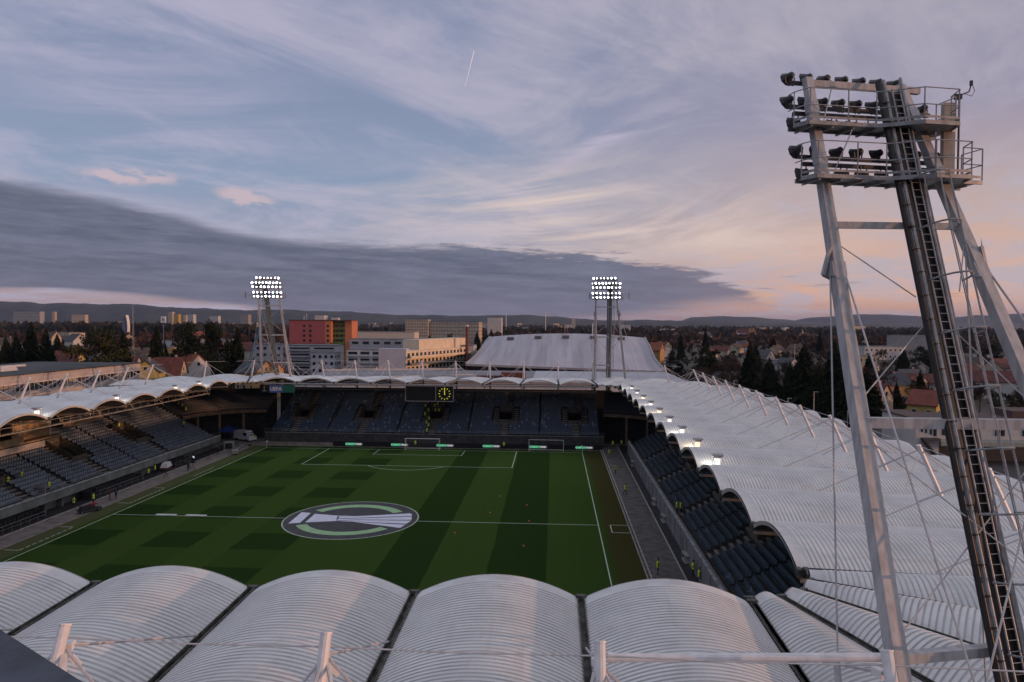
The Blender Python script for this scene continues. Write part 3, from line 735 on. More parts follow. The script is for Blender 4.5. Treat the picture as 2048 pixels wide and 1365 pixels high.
# ---- lit fixtures on the inner roof edge
LAMPW = mat('lit lamp glass', (.9, .9, .85), .3, emit=(1, .97, .88), estr=14)
def fixture(T, s, en, warm):
    t = thing('roof_floodlight', 'lit box lamp with a flat lid standing in the roof valley at the pitch side edge', 'floodlight', T(s, -1.5, 14.0), 0, 'lit lamps along the inner roof edges')
    mb = MB(); mb.box((0, 0, 1.25), (.95, .95, .1)); mb.box((0, 0, 1.1), (.5, .5, .2), top=(.9, .9)); mb.build('lid', STEEL, t)
    mb = MB()
    for a in (-1, 1):
        for c in (-1, 1): mb.tube((a*.35, c*.35, 0), (a*.35, c*.35, 1.2), .03, 5)
    mb.build('stand_frame', WHITE, t)
    mb = MB(); mb.box((0, 0, .62), (.42, .42, .5)); mb.build('lamp', mat('lit lamp %d' % warm, (.9, .9, .85), .3, emit=((1, .8, .5) if warm else (1, .98, .9)), estr=.8), t)
    l = bpy.data.lights.new('lamp_light', 'POINT'); l.energy = en; l.color = (1, .80, .5) if warm else (1, .95, .82); l.shadow_soft_size = .25
    o = bpy.data.objects.new('lamp_light', l); COL.objects.link(o); o.parent = t; o.location = (-.55 if T is T_east else .55, .75, .75)
    return t
for i, y in enumerate([-29.1, -20.3, -11.5, -2.7, 6.0, 14.8, 23.6, 32.4, 41.2]): 
    f = fixture(T_east, y, 48 if i not in (3, 7) else 8, i in (1, 4, 6))
    f['label'] = 'lit box lamp number %d along the right roof edge counted from the camera, beside its white vault' % (i+1)
    f['label'] = 'lit box lamp on the right stand roof edge, %s' % ('nearest of its row', 'second from the camera', 'third from the camera', 'fourth of its row', 'fifth of its row', 'sixth of its row', 'third last of its row', 'last but one of its row', 'farthest of its row')[i]
for i, y in enumerate([-2.7, 14.8, 32.4, 41.2]):
    f = fixture(T_west, y, 16, 0); f['label'] = 'box lamp with a flat lid on the left stand roof edge, %s' % ('nearest of its row', 'second of its row', 'third of its row', 'farthest of its row')[i]
# commentary boxes under the left roof
TAN = mat('sun tinted board', (.36, .24, .13), .7, .15, 1)  # orange of the low sun is put into the board colour
t = thing('commentary_platform', 'tan boarded camera and commentary platform under the near end of the left roof', 'platform')
mb = MB(); mb.b2((-55, -12, 9.0), (-50.2, 12.2, 9.2)); mb.b2((-50.3, -12, 9.2), (-50.15, 4, 10.1)); mb.b2((-52.3, 4.2, 9.2), (-52.1, 12.2, 11.9)); mb.b2((-55, 12.05, 9.2), (-52.2, 12.2, 11.9)); mb.build('board', TAN, t)
mb = MB(); mb.b2((-50.1, -12, 8.0), (-49.95, 8, 8.9)); mb.build('fascia', mat('pale fascia', (.4, .36, .32), .7), t)
mb = MB()
for y in (-8, -2, 4, 10): mb.tube((-50.6, y, 9.2), (-50.6, y, 12.9), .07, 5)
mb.build('post', WHITE, t)
t = thing('camera_balcony', 'smaller open balcony with a tan front board under the left roof, beyond the commentary platform', 'balcony')
mb = MB(); mb.b2((-54, 14, 9.9), (-51.6, 23.5, 10.05)); mb.build('floor', CONC, t)
mb = MB(); mb.b2((-51.6, 14, 9.9), (-51.45, 23.5, 10.75)); mb.build('board', TAN, t)
mb = MB(); rail(mb, lambda s, d, z: (-51.5, s, z), 14, 23.5, 0, 10.75, .8, 1.6); mb.build('railing', WHITE, t)
# ---- scoreboard with clock
t = thing('scoreboard', 'black scoreboard with a yellow clock hanging from the far stand roof edge', 'scoreboard', (.7, 57.2, 0))
FR = mat('grey scoreboard frame', (.2, .2, .21), .5)
mb = MB(); x0, x1, z0, z1, xm = -5.3, 5.3, 9.95, 13.3, 1.4
mb.b2((x0, -.1, z0), (x1, .5, z1)); mb.build('screen', mat('dead black screen', (.006, .006, .007), .35, .1), t)
mb = MB()
for a, b_ in (((x0, z0), (x1, z0)), ((x0, z1), (x1, z1)), ((x0, z0), (x0, z1)), ((x1, z0), (x1, z1)), ((xm, z0), (xm, z1))): mb.bar((a[0], -.16, a[1]), (b_[0], -.16, b_[1]), .14)
for x in (-4, 0, 4): mb.bar((x, .2, z1), (x, .2, z1+.6), .12)
mb.build('frame', FR, t)
YEL = mat('glowing yellow clock bars', (.6, .55, .05), .5, emit=(.75, .68, .05), estr=.5)
mb = MB(); cx, cz = (xm+x1)/2, (z0+z1)/2
for k in range(12):
    a = 2*pi*k/12; r0, r1 = 1.05, 1.35
    mb.bar((cx+r0*sin(a), -.13, cz+r0*cos(a)), (cx+r1*sin(a), -.13, cz+r1*cos(a)), .13, .05, upv=(0, 1, 0))
mb.build('clock_mark', YEL, t)
mb = MB(); mb.bar((cx, -.14, cz-.25), (cx, -.14, cz+1.3), .16, .05, upv=(0, 1, 0)); mb.build('clock_hand', YEL, t)
# ---- banner in the far left gap
t = thing('banner', 'dark, blue and green banner reading UEFA hung above the back row of the far stand', 'banner', (-34.0, 58.4, 0))
for nme, a, b_, c in (('crest_panel', -4.3, -1.9, (.010, .010, .016)), ('name_panel', -1.9, 1.35, (.07, .16, .42)), ('green_panel', 1.35, 4.4, (.02, .15, .11))):
    mb = MB(); mb.b2((a*.93, 0, 11.35), (b_*.93, .08, 13.05)); mb.build(nme, mat(nme.replace('_', ' '), c, .7, .1), t)
WT = mat('white lettering', (.75, .75, .75), .6, .03)
text_mesh('UEFA', 1.15, 'lettering', WT, t, .01, .02, (-1.6, -.02, 11.8))
mb = MB(); mb.b2((-3.0, -.03, 11.7), (-2.85, -.005, 12.8)); mb.tube((-2.92, -.03, 12.55), (-2.92, -.005, 12.55), .24, 12); mb.b2((-3.3, -.03, 11.6), (-2.55, -.005, 11.75)); mb.build('crest', mat('grey crest', (.3, .3, .32), .6), t)
text_mesh('Europa', .55, 'small_lettering', mat('faint green lettering', (.05, .22, .17), .6), t, .01, 0, (1.7, -.02, 11.0)) if False else None
# ---- advertising boards
t = thing('advertising_board', 'long black display board with green MAKE IT YOURS pills behind the far goal line', 'advertising board', (0, 55.5, 0))
mb = MB(); mb.b2((-20.3, 0, .02), (38.4, .25, 1.05)); mb.build('board', mat('black board', (.010, .010, .012), .4, .1), t)
PG = mat('lit green pill', (.02, .25, .12), .4, emit=(.03, .26, .13), estr=.7); PW = mat('lit grey pill end', (.15, .16, .16), .4, emit=(.09, .1, .1), estr=.5); PT = mat('lit white text', (.7, .7, .7), .5, emit=(.8, .85, .8), estr=.5)
def pill(x):
    g = MB(); w = 3.9; h = .30; z = .55
    for (a, b_, mm, nm) in ((0, 2.2, PG, 'green_pill'), (2.2, w, PW, 'grey_pill')):
        mb = MB()
        pts = []
        if a == 0: pts += [(x+h+h*cos(q), -.012, z+h*sin(q)) for q in [pi/2+pi*i/8 for i in range(9)]]
        else: pts += [(x+a, -.012, z+h), (x+a, -.012, z-h)]
        if b_ == w: pts += [(x+w-h+h*cos(q), -.012, z+h*sin(q)) for q in [-pi/2+pi*i/8 for i in range(9)]]
        else: pts += [(x+b_, -.012, z-h), (x+b_, -.012, z+h)]
        mb.poly(pts[::1]); mb.build(nm, mm, t)
    text_mesh('MAKE IT', .40, 'lettering', mat('lit pale green text', (.4, .7, .5), .5, emit=(.3, .7, .45), estr=.5), t, .004, .012, (x+.66, -.02, z-.14))
    text_mesh('YOURS', .40, 'lettering', PT, t, .004, .018, (x+2.3, -.02, z-.14))
    mb = MB()
    for i in range(9):
        q0, q1 = radians(50+i*29), radians(50+(i+1)*29); mb.bar((x+.34+.17*cos(q0), -.02, z+.17*sin(q0)), (x+.34+.17*cos(q1), -.02, z+.17*sin(q1)), .05, .02, upv=(0, 1, 0))
    mb.build('emblem', PT, t)
for x in (-17.6, -7.5, 2.5, 12.6, 22.7, 32.6): pill(x)
mb = MB(); mb.b2((-37, 55.6, 0), (-20.4, 55.8, .75))
tag(mb.build('low_barrier', mat('tan low barrier', (.20, .18, .155), .8, .2, 1)), 'low plain grey brown barrier along the left half of the far goal line', 'barrier')
# ================================================================ floodlight towers
def tower(name, label, F, lit, fine):
    flip = (Vector(F((1, 0, 0)))-Vector(F((0, 0, 0)))).x*(Vector(F((0, 1, 0)))-Vector(F((0, 0, 0)))).y < 0
    base = Vector(F((41.5, -78, 0)))
    t = thing(name, label, 'floodlight tower', base, 0, 'floodlight towers')
    def done(mb, nm, m, par=t, org=None):
        o0 = base if org is None else org
        mb.v = [tuple(Vector(F(v))-o0) for v in mb.v]
        if flip: mb.f = [f[::-1] for f in mb.f]
        o = mb.build(nm, m, par)
        if org is not None: o.location = org-base if par is t else org-base
        return o
    e = Vector((.972, .235, 0)); nrm = Vector((.235, -.972, 0))
    def Ll(z): return Vector((37.96+(37-z)*.013, -64.8-(37-z)*.379, z))
    def Rl(z): return Vector((42.1+(37-z)*.156, -63.8-(37-z)*.455, z))
    def Tr(z, w=0, n=.75): return Ll(z)+e*(3.02+(37-z)*.008+w)+nrm*n
    def bar2(mb, p, q, a0, b0, a1, b1):
        vs = []
        for c, a, b_ in ((p, a0, b0), (q, a1, b1)):
            for i, j in ((-1, -1), (1, -1), (1, 1), (-1, 1)): vs.append(c+e*(i*a/2)+nrm*(j*b_/2))
        mb.add(vs, [(0, 1, 5, 4), (1, 2, 6, 5), (2, 3, 7, 6), (3, 0, 4, 7), (3, 2, 1, 0), (4, 5, 6, 7)])
    for L in (Ll, Rl):
        mb = MB(); bar2(mb, L(37.25), L(24), .30, .32, .47, .45); bar2(mb, L(23.999), L(0), .47, .45, .5, .48)
        for z in (36.2, 34, 29.6, 24.2): bar2(mb, L(z), L(z-.55), .38 if z > 30 else .53, .36, .4 if z > 30 else .53, .38)
        done(mb, 'leg', LEG)
    mb = MB()
    mb.bar(Ll(31), Rl(31), .2, .24); mb.bar(Ll(24), Rl(24), .34, .34); mb.bar(Ll(17.2), Tr(17.2, .4, 0), .3, .3)
    mb.bar(Ll(37.0), Rl(37.0)+e*.8, .2, .26)
    done(mb, 'cross_beam', LEG)
    # central access mast
    mb = MB(); mb.tube(Tr(36.9, -.46), Tr(10, -.46), .12, 8)
    a, b_ = Tr(36.6, .12, .62), Tr(10, .12, .62); mb.bar(a, b_, .52, .06, upv=tuple(nrm)); mb.bar(Tr(36.6, .47, .66), Tr(10, .47, .66), .10, .22, upv=tuple(nrm))
    for i in range(30): z = 36-i*.85; mb.bar(Tr(z, -.56, .9), Tr(z, -.22, .9), .05)
    done(mb, 'cable_tray', BLACK if fine else mat('grey green far mast', (.12, .135, .13), .6, .2))
    mb = MB(); mb.tube(Tr(37.0, -.29, .85), Tr(10, -.29, .85), .075, 8); mb.tube(Tr(37.2, .55, .8), Tr(10, .55, .8), .06, 8)
    mb.tube(Tr(32.6, .92, .5), Tr(10, .92, .5), .035, 6)
    for i in range(66 if fine else 20): z = 32.4-i*(.34 if fine else 1.1); mb.tube(Tr(z, .55, .75), Tr(z, .92, .5), .014, 4)
    done(mb, 'mast_post', STEEL)
    mb = MB()
    for w in (-.10, .26): mb.tube(Tr(36.6, w, .98), Tr(10, w, .98), .028, 6)
    for i in range(90 if fine else 25): z = 36.4-i*(.29 if fine else 1.0); mb.tube(Tr(z, -.10, .98), Tr(z, .26, .98), .014, 4)
    done(mb, 'ladder', STEEL)
    mb = MB(); H = 1.9; zs = [32.7-H*i for i in range(10)]
    def hoop(z, i): q = pi*i/10; return Tr(z, .48-.66*cos(q), 1.0+.95*sin(q))+Vector((0, 0, .25*sin(q)))
    for z in zs: mb.path([hoop(z, i) for i in range(11)], .036 if fine else .04, 5)
    for i in (2, 4, 6, 8, 10): mb.tube(hoop(zs[0], i), hoop(zs[-1], i), .024, 4)
    done(mb, 'ladder_cage', STEEL)
    # platforms
    for zp, u1 in ((35.05, 5.6), (32.85, 6.25)):
        mb, rl = MB(), MB(); O = Ll(zp)
        q = lambda u, v, z=0: O+e*u+nrm*v+Vector((0, 0, z))
        out = [(-1.0, .15), (-.75, .75), (2.2, .8), (3.5, 1.65), (5.0, 1.65), (5.35, .85), (u1, .8)]
        inn = [(-1.0, -.25), (-.75, -.25), (2.2, -.25), (3.5, -.25), (5.0, -.25), (5.35, -.25), (u1, -.25)]
        for k in range(len(out)-1):
            (a, b_), (c, d) = out[k], out[k+1]; (a2, b2), (c2, d2) = inn[k], inn[k+1]
            mb.add([q(a, b_), q(c, d), q(c2, d2), q(a2, b2), q(a, b_, -.05), q(c, d, -.05), q(c2, d2, -.05), q(a2, b2, -.05)], [(0, 1, 2, 3), (7, 6, 5, 4), (0, 4, 5, 1), (3, 2, 6, 7)])
            mb.bar(q(a, b_, -.05), q(c, d, -.05), .06, .15); mb.bar(q(a, b_, .16), q(c, d, .16), .02, .09); mb.bar(q(a2, b2, -.08), q(c2, d2, -.08), .06, .16)
            for h in ((1.25, .62) if fine else (1.2,)): rl.tube(q(a, b_, h), q(c, d, h), .024 if fine else .035, 5)
        u = -.6
        while u < u1-.2:
            mb.bar(q(u, -.4, -.14), q(u, .7, -.14), .07, .12); u += .9
        posts = [(-1, .15), (-.7, .75), (.9, .78), (2.1, .8), (3.5, 1.62), (5.0, 1.62), (5.35, .85), (u1, .8), (u1, -.2)]
        for a, b_ in posts: rl.tube(q(a, b_, 0), q(a, b_, 1.25), .026 if fine else .035, 5)
        for h in (1.25, .62): rl.tube(q(u1, .8, h), q(u1, -.2, h), .022, 5); rl.tube(q(-1, .15, h), q(-1, -.25, h), .022, 5)
        p = done(mb, 'platform', STEEL); done(rl, 'railing', STEEL, t)
    # lamp bars and lamps
    mb = MB(); rows = []
    for zb, u0, u1, zl, cnt in ((37.15, -.5, 4.6, 37.5, 7), (36.05, -.7, 5.7, 36.4, 9), (35.75, -.55, 5.7, 35.4, 8), (33.85, -.6, 5.8, 34.2, 8), (33.55, -.5, 5.8, 33.2, 8)):
        O = Ll(zb); mb.bar(O+e*u0+nrm*-.42, O+e*u1+nrm*-.42, .13, .15)
        for s in (.0, 4.2): mb.bar(O+e*s, O+e*s+nrm*-.42, .1, .1)
        for i in range(cnt): rows.append((Ll(zl)+e*(u0+.1+(u1-u0-.2)*i/(cnt-1))+nrm*-.55, zl > zb))
    done(mb, 'lamp_bar', DARK)
    lm = None
    for k, (p, upn) in enumerate(rows):
        rr = random.Random(k); d = Vector((-.62+rr.uniform(-.25, .3), .74, (-.38 if upn else -.2)+rr.uniform(-.12, .14))).normalized()
        r = d.cross(Vector((0, 0, 1))).normalized(); w = r.cross(d); pw = Vector(F(p))
        c = MB(); N = 8
        def ring(dist, rad, sq=1.0): return [p+d*dist+(r*cos(2*pi*i/N+pi/8)*sq+w*sin(2*pi*i/N+pi/8))*rad for i in range(N)]
        R = [ring(-.2, .04), ring(-.17, .12), ring(-.05, .15), ring(.0, .17), ring(.22, .31), ring(.23, .29), ring(.08, .2)]
        for A, B in zip(R, R[1:]): c.add(A+B, [(i, (i+1) % N, N+(i+1) % N, N+i) for i in range(N)])
        c.add(R[0], [tuple(range(N))])
        sg = -1 if upn else 1
        for s in (-1, 1): c.bar(p+r*s*.27, p+r*s*.2+Vector((0, 0, sg*.34))-d*.0, .03, .05)
        c.bar(p-r*.22+Vector((0, 0, sg*.34)), p+r*.22+Vector((0, 0, sg*.34)), .05, .03)
        h = done(c, 'lamp', DARK, t, pw)
        g = MB(); ge = ring(.12, .21 if not lit else .30); g.add(ge, [tuple(range(N))])
        gm = mat('unlit lamp glass', (.35, .37, .42), .08, .05, metal=.7) if not lit else mat('lit tower lamp %d' % (k % 5 == 2), (.9, .9, .9), .3, emit=(.92, .96, 1), estr=5 if k % 5 == 2 else 11)
        if lit: g.v = []; g.f = []; g.mi = []; gg = ring(.29, .15+.10*random.Random(k*7).random()); g.add(gg, [tuple(range(N))]); 
        g.v = [tuple(Vector(F(v))-pw) for v in g.v]
        o = g.build('lamp_glass', gm, h); 
        for mm in o.data.materials: mm.cycles.emission_sampling = 'NONE'
    # stays
    mb = MB(); rr = .03 if fine else .04
    for a, b_ in ((Ll(30.4), Tr(28.3, -.3, .3)), (Tr(27.2, -.3, .3), Ll(24.6)), (Ll(32.6)+e*.2, Ll(31.2)+e*.9+Vector((0, 0, 3.4))), (Rl(33)-e*.2, Rl(31.3)-e*1.0+Vector((0, 0, 3.2))), (Rl(30.6), Rl(28.5)-e*1.2), (Tr(27.5, .6, .3), Rl(24.4)), (Ll(23.6), Rl(17.6)), (Rl(23.6), Ll(17.6)), (Ll(35.0)+e*.3, Ll(36.8)+e*1.0)): mb.tube(a, b_, rr*.8, 5)
    done(mb, 'brace_rod', CAB)
    mb = MB()
    mb.tube(Ll(29.8)-e*.2, (36.75, -72.0, 12.9), rr, 6); mb.tube(Ll(29.5)+e*.25, (39.0, -78.5, 13), rr*1.2, 6)
    mb.tube(Rl(29.7)+e*.25, (49.5, -76, 13), rr*1.3, 6); mb.tube(Rl(30)-e*.25, (40.9, -72.6, 13), rr, 6); mb.tube(Rl(24)+e*.1, (36.9, -77, 13.5), rr, 5)
    mb.tube((36.82, -71.4, 16.6), (36.77, -71.8, 15.6), .11, 8)
    done(mb, 'stay_cable', CAB)
    for L, n in ((Ll, -1), (Rl, 1)):
        mb = MB(); o0 = L(29.6); mb.add([o0+e*n*.2+Vector((0, 0, .9)), o0+e*n*.55+Vector((0, 0, -.55)), o0+e*n*.2+Vector((0, 0, -.7))], [(0, 1, 2), (2, 1, 0)]); mb.bar(o0+e*n*.2+Vector((0, 0, .6)), o0+e*n*.5+Vector((0, 0, -.5)), .12, .12)
        done(mb, 'gusset', LEG)
    if fine:
        mb = MB(); O = Ll(35.0)+e*5.35+nrm*.45; mb.b2(tuple(O+Vector((-.02, -.1, -1.9))), tuple(O+Vector((.42, .16, 1.15)))); 
        done(mb, 'antenna_panel', mat('beige antenna panel', (.42, .37, .32), .6, .1))
        mb = MB(); P = O+Vector((.6, 0, 0)); mb.tube(P+Vector((0, 0, -2)), P+Vector((0, 0, 1.35)), .04, 6); mb.box(tuple(P+Vector((-.05, 0, 1.4))), (.24, .16, .2)); mb.path([P+Vector((0, 0, 1.45)), P+Vector((.4, .05, 1.62)), P+Vector((.47, .05, 1.9))], .026); mb.box(tuple(P+Vector((.47, .05, 1.95))), (.09, .09, .2)); mb.path([P+Vector((.2, 0, 1.52)), P+Vector((.47, 0, 1.42)), P+Vector((.58, 0, 1.62)), P+Vector((.5, 0, 1.85))], .012)
        done(mb, 'weather_sensor', DARK)
    else:
        mb = MB(); O = Ll(33.5); mb.tube(O+e*-1.5+nrm*.2+Vector((0, 0, -.7)), O+e*-1.5+nrm*.2+Vector((0, 0, .7)), .16, 8); mb.tube(O+e*7.6+nrm*.2+Vector((0, 0, -.7)), O+e*7.6+nrm*.2+Vector((0, 0, .7)), .16, 8)
        mb.tube(O+e*-1.5+nrm*.2, O+nrm*.2, .04, 5); mb.tube(O+e*5+nrm*.2, O+e*7.6+nrm*.2, .04, 5); done(mb, 'antenna_panel', STEEL)
    if lit:
        sl = bpy.data.lights.new('tower_light', 'SPOT'); sl.energy = 15000; sl.color = (.93, .97, 1); sl.spot_size = radians(75); sl.spot_blend = .8; sl.shadow_soft_size = 2.5
        so_ = bpy.data.objects.new('tower_light', sl); COL.objects.link(so_); so_.parent = t; p = Vector(F((40.5, -63.6, 35.2)))+Vector((0, -1.5, 0)); so_.location = p-base; so_.rotation_euler = (p-Vector((p.x*.25, 26, 0))).to_track_quat('Z', 'Y').to_euler()
    return t
tower('floodlight_tower', 'near floodlight tower with unlit lamps seen from behind, black ladder mast and weathered white legs', lambda p: tuple(p), False, True)
tower('floodlight_tower', 'far lit floodlight tower on the left, in front of the red apartment tower', lambda p: (0.9-p[0], 1.4-p[1], p[2]), True, False)
tower('floodlight_tower', 'far lit floodlight tower on the right, in front of the curved roof hall', lambda p: (p[0]-.5, 1.4-p[1], p[2]), True, False)
mb = MB(); mb.tube((29.75, -72.75, 17.15), (38.0, -72.35, 17.25), .13, 12); mb.tube((29.5, -72.75, 17.15), (29.75, -72.75, 17.15), .16, 12)
tag(mb.build('tie_pipe', WHITE, smooth=False), 'thick white pipe linking the right near roof mast to the near floodlight tower leg', 'pipe')
# dark ledge the photograph was taken over
LED = mat('dark blue grey sheet metal ledge', (.045, .05, .07), .55, .35, 6)
def backz(px, py, z):
    d = fw+R_*((px-1024)/FPX)-U_*((py-682.5)/FPX); k = (z-CAM.z)/d.z; return CAM+d*k
a, b_ = backz(-300, 1068, 26.4), backz(420, 1527, 26.4); dv = (b_-a).normalized(); pn = Vector((dv.y, -dv.x, 0))
if pn.dot(CAM-a) < 0: pn = -pn
mb = MB(); c, d = a+pn*.35, b_+pn*.35
mb.add([a, b_, d, c]+[v-Vector((0, 0, .12)) for v in (a, b_, d, c)], [(0, 1, 2, 3), (7, 6, 5, 4), (0, 4, 5, 1), (2, 6, 7, 3), (1, 5, 6, 2), (0, 3, 7, 4)])
tag(mb.build('ledge', LED), 'out of focus dark blue metal ledge in the bottom left corner', 'ledge')
# ================================================================ hills, haze
def ridge(name, prof, D, seed, m, back=2200, jit=1.0):
    rnd = random.Random(seed); mb = MB(); N = 520; x0, x1 = prof[0][0], prof[-1][0]
    ph = [rnd.uniform(0, 6.28) for _ in range(6)]
    def py(x):
        for (a, p), (b_, q) in zip(prof, prof[1:]):
            if a <= x <= b_: f = (x-a)/(b_-a); f = f*f*(3-2*f); return p+(q-p)*f
    cols = []
    for i in range(N+1):
        x = x0+(x1-x0)*i/N; y = py(x)+jit*(1.3*sin(x/61+ph[0])+.9*sin(x/23+ph[1])+.5*sin(x/9.3+ph[2])+rnd.uniform(-.45, .45))
        h = CAM.z+(645.7-y)*D/FPX
        t = tan(YAW+atan((x-1024)/FPX)); pts = []
        for f, g in ((-.30*back/D, 0), (-.2*back/D, .45), (-.1*back/D, .8), (0, 1), (.12*back/D, .9), (.3*back/D, .5), (back/D, 0)):
            DD = D*(1+f)*(1+.008*sin(x/60)); pts.append((CAM.x+DD*t, CAM.y+DD, -6+(h+6)*g*(1 if g in (0, 1) else 1+.1*sin(x/23+f*900))))
        cols.append(pts)
    for p in cols: mb.v += p
    for i in range(N):
        for j in range(6): mb.f.append([i*7+j, (i+1)*7+j, (i+1)*7+j+1, i*7+j+1]); mb.mi.append(0)
    return struct(mb.build(name, m, smooth=True))
HILL = mat('wooded hillside', (.040, .040, .030), .95, .5, .006, col2=(.014, .016, .014))
ridge('hills', [(-1400, 600), (-300, 603), (0, 607), (40, 605), (100, 610), (250, 613), (330, 617), (480, 621), (640, 625), (760, 628), (850, 631), (1000, 633.5), (1060, 630.5), (1100, 633), (1160, 637), (1300, 640), (1500, 643), (1700, 646), (1900, 649)], 6500, 1, HILL)
ridge('hills', [(1200, 646), (1355, 641), (1385, 634), (1450, 632), (1500, 632.5), (1560, 637), (1640, 642), (1760, 644), (2048, 641), (2400, 638)], 10500, 2, HILL, jit=.5)
ridge('hills', [(1350, 645), (1560, 641), (1640, 632), (1720, 627), (1800, 628), (1900, 631), (1960, 626), (2048, 624), (2300, 622), (3000, 620)], 12300, 3, HILL, back=1200, jit=.6)
hm = bpy.data.materials.new('evening haze'); hm.use_nodes = True; hn = hm.node_tree; hn.nodes.clear()
ho = hn.nodes.new('ShaderNodeOutputMaterial'); hv = hn.nodes.new('ShaderNodeVolumePrincipled'); hn.links.new(hv.outputs[0], ho.inputs['Volume'])
hv.inputs['Color'].default_value = (.56, .68, 1, 1); hv.inputs['Density'].default_value = .000024; hv.inputs['Anisotropy'].default_value = .2
hz = MB().b2((-14500, -14500, -20), (14500, 14500, 420)).build('haze', hm); struct(hz, 'stuff')
# contrail high in the sky
CT = mat('contrail ice cloud', (.8, .75, .78), .9, emit=(.40, .35, .42), estr=1.0)
def skydir(px, py, D): d = fw+R_*((px-1024)/FPX)-U_*((py-682.5)/FPX); return CAM+d*(D/d.y)
mb = MB(); P0, P1 = skydir(948, 103, 17000), skydir(929, 178, 17500)
for i in range(6):
    f, g = i/6, (i+1)/6; mb.tube(P0.lerp(P1, f), P0.lerp(P1, g*.97), 7*(1-f)**.6+2, 6, 7*(1-g)**.6+1)
struct(mb.build('contrail', CT))
# ================================================================ trees
NEED = mat('dark conifer needles', (.018, .026, .014), .9, .5, .6, spec=.1, col2=(.009, .013, .008))
NEED2 = mat('olive cedar needles', (.045, .045, .018), .9, .5, .5, spec=.1, col2=(.016, .020, .010))
TW = mat('bare brown twigs', (.075, .050, .038), .9, .4, .5, spec=.1, col2=(.038, .026, .021))
TWR = mat('bare reddish twigs', (.085, .045, .030), .9, .4, .5, spec=.1, col2=(.042, .025, .018))
BARK = mat('bark', (.045, .036, .030), .9, .3, 3)
def conifer(seed, h=18, w=4.2, m=NEED):
    r = random.Random(seed); t = thing('conifer', '-', 'tree'); tr = MB(); tr.tube((0, 0, 0), (0, 0, h*.95), h*.016, 6, .03); tr.build('trunk', BARK, t)
    c = MB(); n = 52
    for i in range(n):
        f = (i+.5)/n; z = h*(.07+.93*f); R = w*(1-f)**.8*(.85+.25*r.random())+.15; m_ = int(7+9*(1-f))
        for k in range(m_):
            a = 2*pi*(k+r.random())/m_; L = R*r.uniform(.7, 1.12); dr = L*r.uniform(.12, .42); wd = L*.30+.16
            ca, sa = cos(a), sin(a); nx, ny = -sa, ca
            for g0, g1 in ((.12, .55), (.5, 1.0)):
                z0, z1 = z-dr*g0*g0, z-dr*g1*g1
                w0, w1 = wd*(1.1-g0), wd*(1.05-g1)+.05
                c.quad((ca*L*g0-nx*w0, sa*L*g0-ny*w0, z0-.15), (ca*L*g0+nx*w0, sa*L*g0+ny*w0, z0-.1), (ca*L*g1+nx*w1, sa*L*g1+ny*w1, z1-.2*r.random()), (ca*L*g1-nx*w1, sa*L*g1-ny*w1, z1-.35*r.random()))
                if r.random() < .6: c.poly([(ca*L*g0, sa*L*g0, z0+.1), (ca*L*g1, sa*L*g1, z1), (ca*L*g1*.9, sa*L*g1*.9, z1-wd*1.6)])
    c.build('crown', m, t); return t
def bare(seed, h=12, m=TW, spread=.75):
    r = random.Random(seed); t = thing('bare_tree', '-', 'tree'); tr, tw = MB(), MB()
    def grow(p, d, L, rad, lv):
        q = p+d*L
        (tr if lv < 3 else tw).tube(p, q, rad, 5 if lv < 2 else 3, rad*.62, cap=False)
        if lv >= 5: return
        for i in range(4 if lv < 3 else 5):
            o = Vector((r.gauss(0, 1), r.gauss(0, 1), r.gauss(.25, .6))).normalized()
            nd = (d*(1-.0)+o*spread).normalized(); nd.z = abs(nd.z)*.6+nd.z*.4
            s = p.lerp(q, r.uniform(.55, 1))
            if lv >= 4:
                u = nd.cross(Vector((0, 0, 1))).normalized()*.035*h/12
                tw.add([s-u, s+u, s+nd.normalized()*L*.9], [(0, 1, 2)])
            else: grow(s, nd.normalized(), L*r.uniform(.62, .8), rad*.55, lv+1)
    grow(Vector((0, 0, 0)), Vector((r.uniform(-.05, .05), r.uniform(-.05, .05), 1)), h*.27, h*.017, 0)
    tr.build('trunk', BARK, t); tw.build('crown', m, t); return t
def leafy(seed, h=12, w=4.5, m=NEED, n=3600, flat=False):
    r = random.Random(seed); t = thing('evergreen_tree', '-', 'tree'); tr = MB(); tr.tube((0, 0, 0), (0, 0, h*.7), h*.02, 6, h*.008)
    cl = []
    for i in range(26):
        a = r.uniform(0, 2*pi); f = r.uniform(.15, 1); R = w*(1-abs(f-.42)**1.4)*r.uniform(.3, .95)
        cl.append((R*cos(a), R*sin(a), h*f, w*r.uniform(.22, .42))); tr.tube((0, 0, h*f*.7), (R*cos(a)*.9, R*sin(a)*.9, h*f), h*.006, 3, h*.002)
    tr.build('trunk', BARK, t); c = MB()
    for i in range(n):
        x, y, z, s = r.choice(cl); v = Vector((r.gauss(0, 1), r.gauss(0, 1), r.gauss(0, .35 if flat else .7))); v = v.normalized()*s*r.uniform(.5, 1.15); p = Vector((x, y, z))+v
        u = Vector((r.gauss(0, 1), r.gauss(0, 1), r.gauss(0, .6))).normalized()*r.uniform(.15, .34)*h/12; w2 = u.cross(v).normalized()*r.uniform(.12, .3)*h/12
        c.quad(p-u, p+w2, p+u, p-w2)
    c.build('crown', m, t); return t
C1, C2, C3 = conifer(1), conifer(2, 18, 4.8), conifer(3, 18, 3.6)
B1, B2, B3 = bare(4), bare(5, 12, TWR), bare(6, 12, TW, .95)
L1, L2, L3 = leafy(7), leafy(8, 12, 5.5, NEED2, 3000, True), leafy(9, 12, 4, NEED)
FIRST = set()
